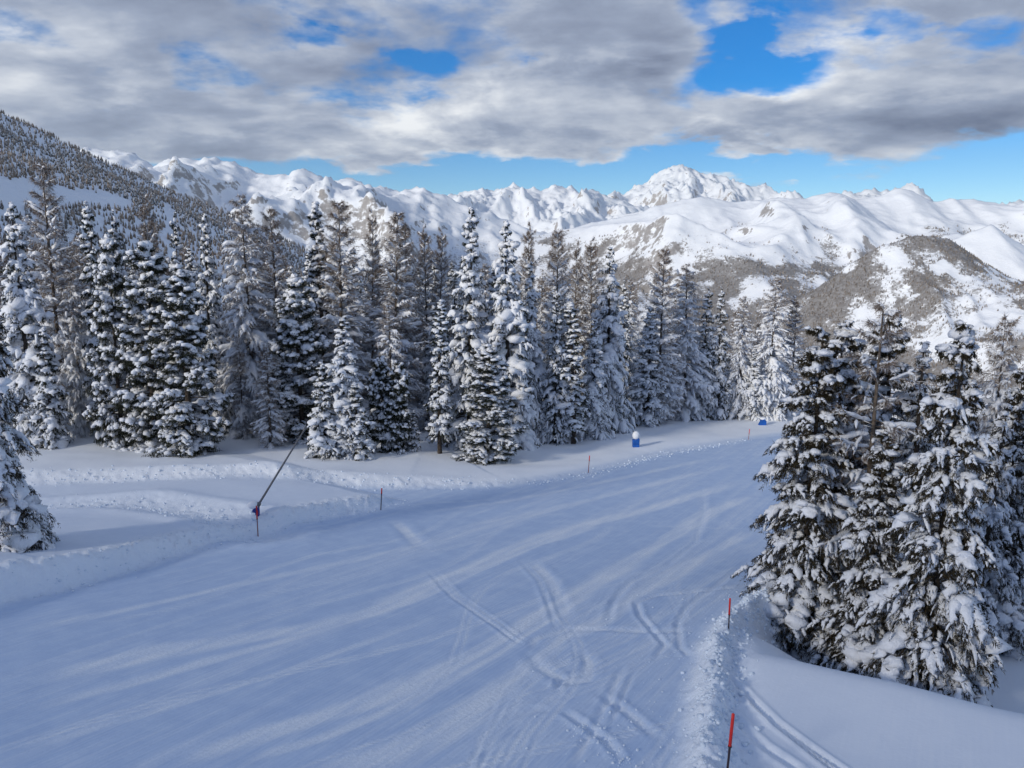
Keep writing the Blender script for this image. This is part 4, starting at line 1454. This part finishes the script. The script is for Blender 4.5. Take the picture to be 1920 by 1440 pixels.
g = ground_at(1428, 797)
u = g[1] / F
wd = thing('padded_wedge', (g[0], g[1], g[2]), 'blue wedge shaped pad under snow at the far end of the forest', 'pad')
add_obj('pad', pad_mesh('wedge_pad', [(-7 * u, -0.1), (7 * u, -0.25), (8 * u, 8 * u), (3.5 * u, 13 * u), (-1.5 * u, 9 * u)], 10 * u, M_BLUE), wd)
add_obj('snow_cap', lumpy('wedge_snow', (3.0 * u, 2 * u, 12.5 * u), (6.5 * u, 7 * u, 3.0 * u), M_HEAP, 5), wd)

# snowmaking lance
g = ground_at(482, 968)
u = g[1] / F
ln = thing('snowmaking_lance', (g[0], g[1], g[2]), 'tilted grey snowmaking lance with blue padded foot heaped with snow', 'snow lance')
tip = np.array([78 * u, 2.6, 158 * u])
b0 = np.array([3 * u, 0.0, 22 * u])
pp = [tuple(b0 + (tip - b0) * t) for t in (0, 0.02, 0.5, 0.96, 1.0)]
add_obj('pole', tube_mesh('lance_pole', pp, [0.062, 0.058, 0.05, 0.04, 0.004], M_STEEL, 10), ln)
add_obj('nozzle_head', tube_mesh('lance_head', [tuple(b0 + (tip - b0) * t) for t in (0.93, 0.935, 0.985, 0.99)], [0.02, 0.065, 0.065, 0.02], M_STEEL, 10), ln)
add_obj('standpipe', tube_mesh('lance_standpipe', [(2 * u, 0, -0.3), (2 * u, 0, 10 * u), (3 * u, 0, 24 * u)], [0.07, 0.07, 0.07], M_STEEL, 10), ln)
add_obj('collar', tube_mesh('lance_collar', [tuple(b0 + (tip - b0) * t) for t in (-0.015, -0.01, 0.03, 0.035)], [0.02, 0.11, 0.11, 0.02], M_STEEL, 10), ln)
cv = add_obj('cover', pad_mesh('lance_cover', [(-1.5 * u, 0.0), (4.8 * u, 0.0), (5.0 * u, 19 * u), (-3.5 * u, 18.5 * u), (-8 * u, 13 * u), (-8 * u, 8.5 * u), (-2.5 * u, 8 * u)], 9 * u, M_NAVY), ln)
add_obj('label_plate', pad_mesh('lance_label', [(1.5 * u, 3 * u), (4.0 * u, 3 * u), (4.0 * u, 14 * u), (1.5 * u, 14 * u)], 9.8 * u, M_RED), cv)
add_obj('snow_cap', lumpy('lance_snow', (-6 * u, 3 * u, 22 * u), (12 * u, 10 * u, 8.0 * u), M_HEAP, 9, 3, 0.15), ln)


# ------------------------------------------------------------------ crumbs of snow along the banks
def clods():
    rng = np.random.default_rng(91)
    b = Buf()
    pts, rad = [], []

    def along(P, n, spread, off, rmin, rmax, i0=0.0, i1=None, pw=2.6):
        seg = np.linalg.norm(np.diff(P, axis=0), axis=1)
        cum = np.concatenate([[0], np.cumsum(seg)])
        i1 = len(P) - 1 if i1 is None else i1
        a, c = np.interp([i0, i1], np.arange(len(P)), cum)
        s = rng.uniform(a, c, n)
        x, y = np.interp(s, cum, P[:, 0]), np.interp(s, cum, P[:, 1])
        k = np.clip(np.searchsorted(cum, s) - 1, 0, len(P) - 2)
        t = np.diff(P, axis=0)[k] / seg[k][:, None]
        o = off + rng.normal(size=n) * spread
        pts.append(np.stack([x + t[:, 1] * o, y - t[:, 0] * o], 1))
        rad.append(rmin + (rmax - rmin) * rng.uniform(size=n) ** pw)
    along(BERM, 1300, 0.28, 0.30, 0.012, 0.085, 0.6, 7.0)
    along(BERM, 350, 0.6, -0.4, 0.010, 0.045, 0.6, 7.0, 4)
    along(BERM, 160, 1.6, -1.6, 0.010, 0.04, 0.6, 6.5, 4)
    along(E1, 700, 0.5, -0.5, 0.015, 0.06, 0.8, 9, 3)
    along(E2, 700, 0.8, -0.9, 0.02, 0.10, 0.8, 5.2, 3)
    along(E2, 400, 0.35, 0.1, 0.02, 0.09, 5.2, 8.0, 3)
    along(SIDE_TRACK, 300, 1.1, 0.0, 0.02, 0.10, 0, None, 3)
    along(MARKS_XY[19][0], 160, 0.2, 0.0, 0.01, 0.04, 1, None, 3)
    p = np.concatenate(pts)
    r = np.concatenate(rad)
    z = ground(p[:, 0], p[:, 1], True)
    V = np.stack([p[:, 0], p[:, 1], z + r * 0.25], 1)
    b.blobs(V, r, rng, 0.8, 0.3)
    me = b.mesh('snow_crumbs', M_CRUMB, True)
    add_obj('snow_crumbs', me, kind='stuff', label='crumbs of snow thrown up along the banks of the run', category='snow')


clods()


def haze():
    """thin winter air over the valley"""
    import bmesh
    bm = bmesh.new()
    bmesh.ops.create_cube(bm, size=1.0)
    me = bpy.data.meshes.new('haze')
    x0, x1, y0, y1, z0, z1 = -16000, 22000, -6000, 25000, -1100, 2900
    for v in bm.verts:
        v.co = ((x0 + x1) / 2 + v.co.x * (x1 - x0), (y0 + y1) / 2 + v.co.y * (y1 - y0), (z0 + z1) / 2 + v.co.z * (z1 - z0))
    bm.to_mesh(me)
    bm.free()
    m = bpy.data.materials.new('haze')
    m.use_nodes = True
    g = NT(m.node_tree)
    pv = g.n('ShaderNodeVolumePrincipled')
    pv.inputs['Color'].default_value = (0.80, 0.90, 1.0, 1)
    pv.inputs['Density'].default_value = HAZE_DENSITY
    pv.inputs['Anisotropy'].default_value = 0.2
    out = g.n('ShaderNodeOutputMaterial')
    g.link(pv.outputs[0], out.inputs['Volume'])
    me.materials.append(m)
    add_obj('haze', me, kind='stuff', label='thin pale haze in the valley air', category='haze')


HAZE_DENSITY = 0.000016
haze()
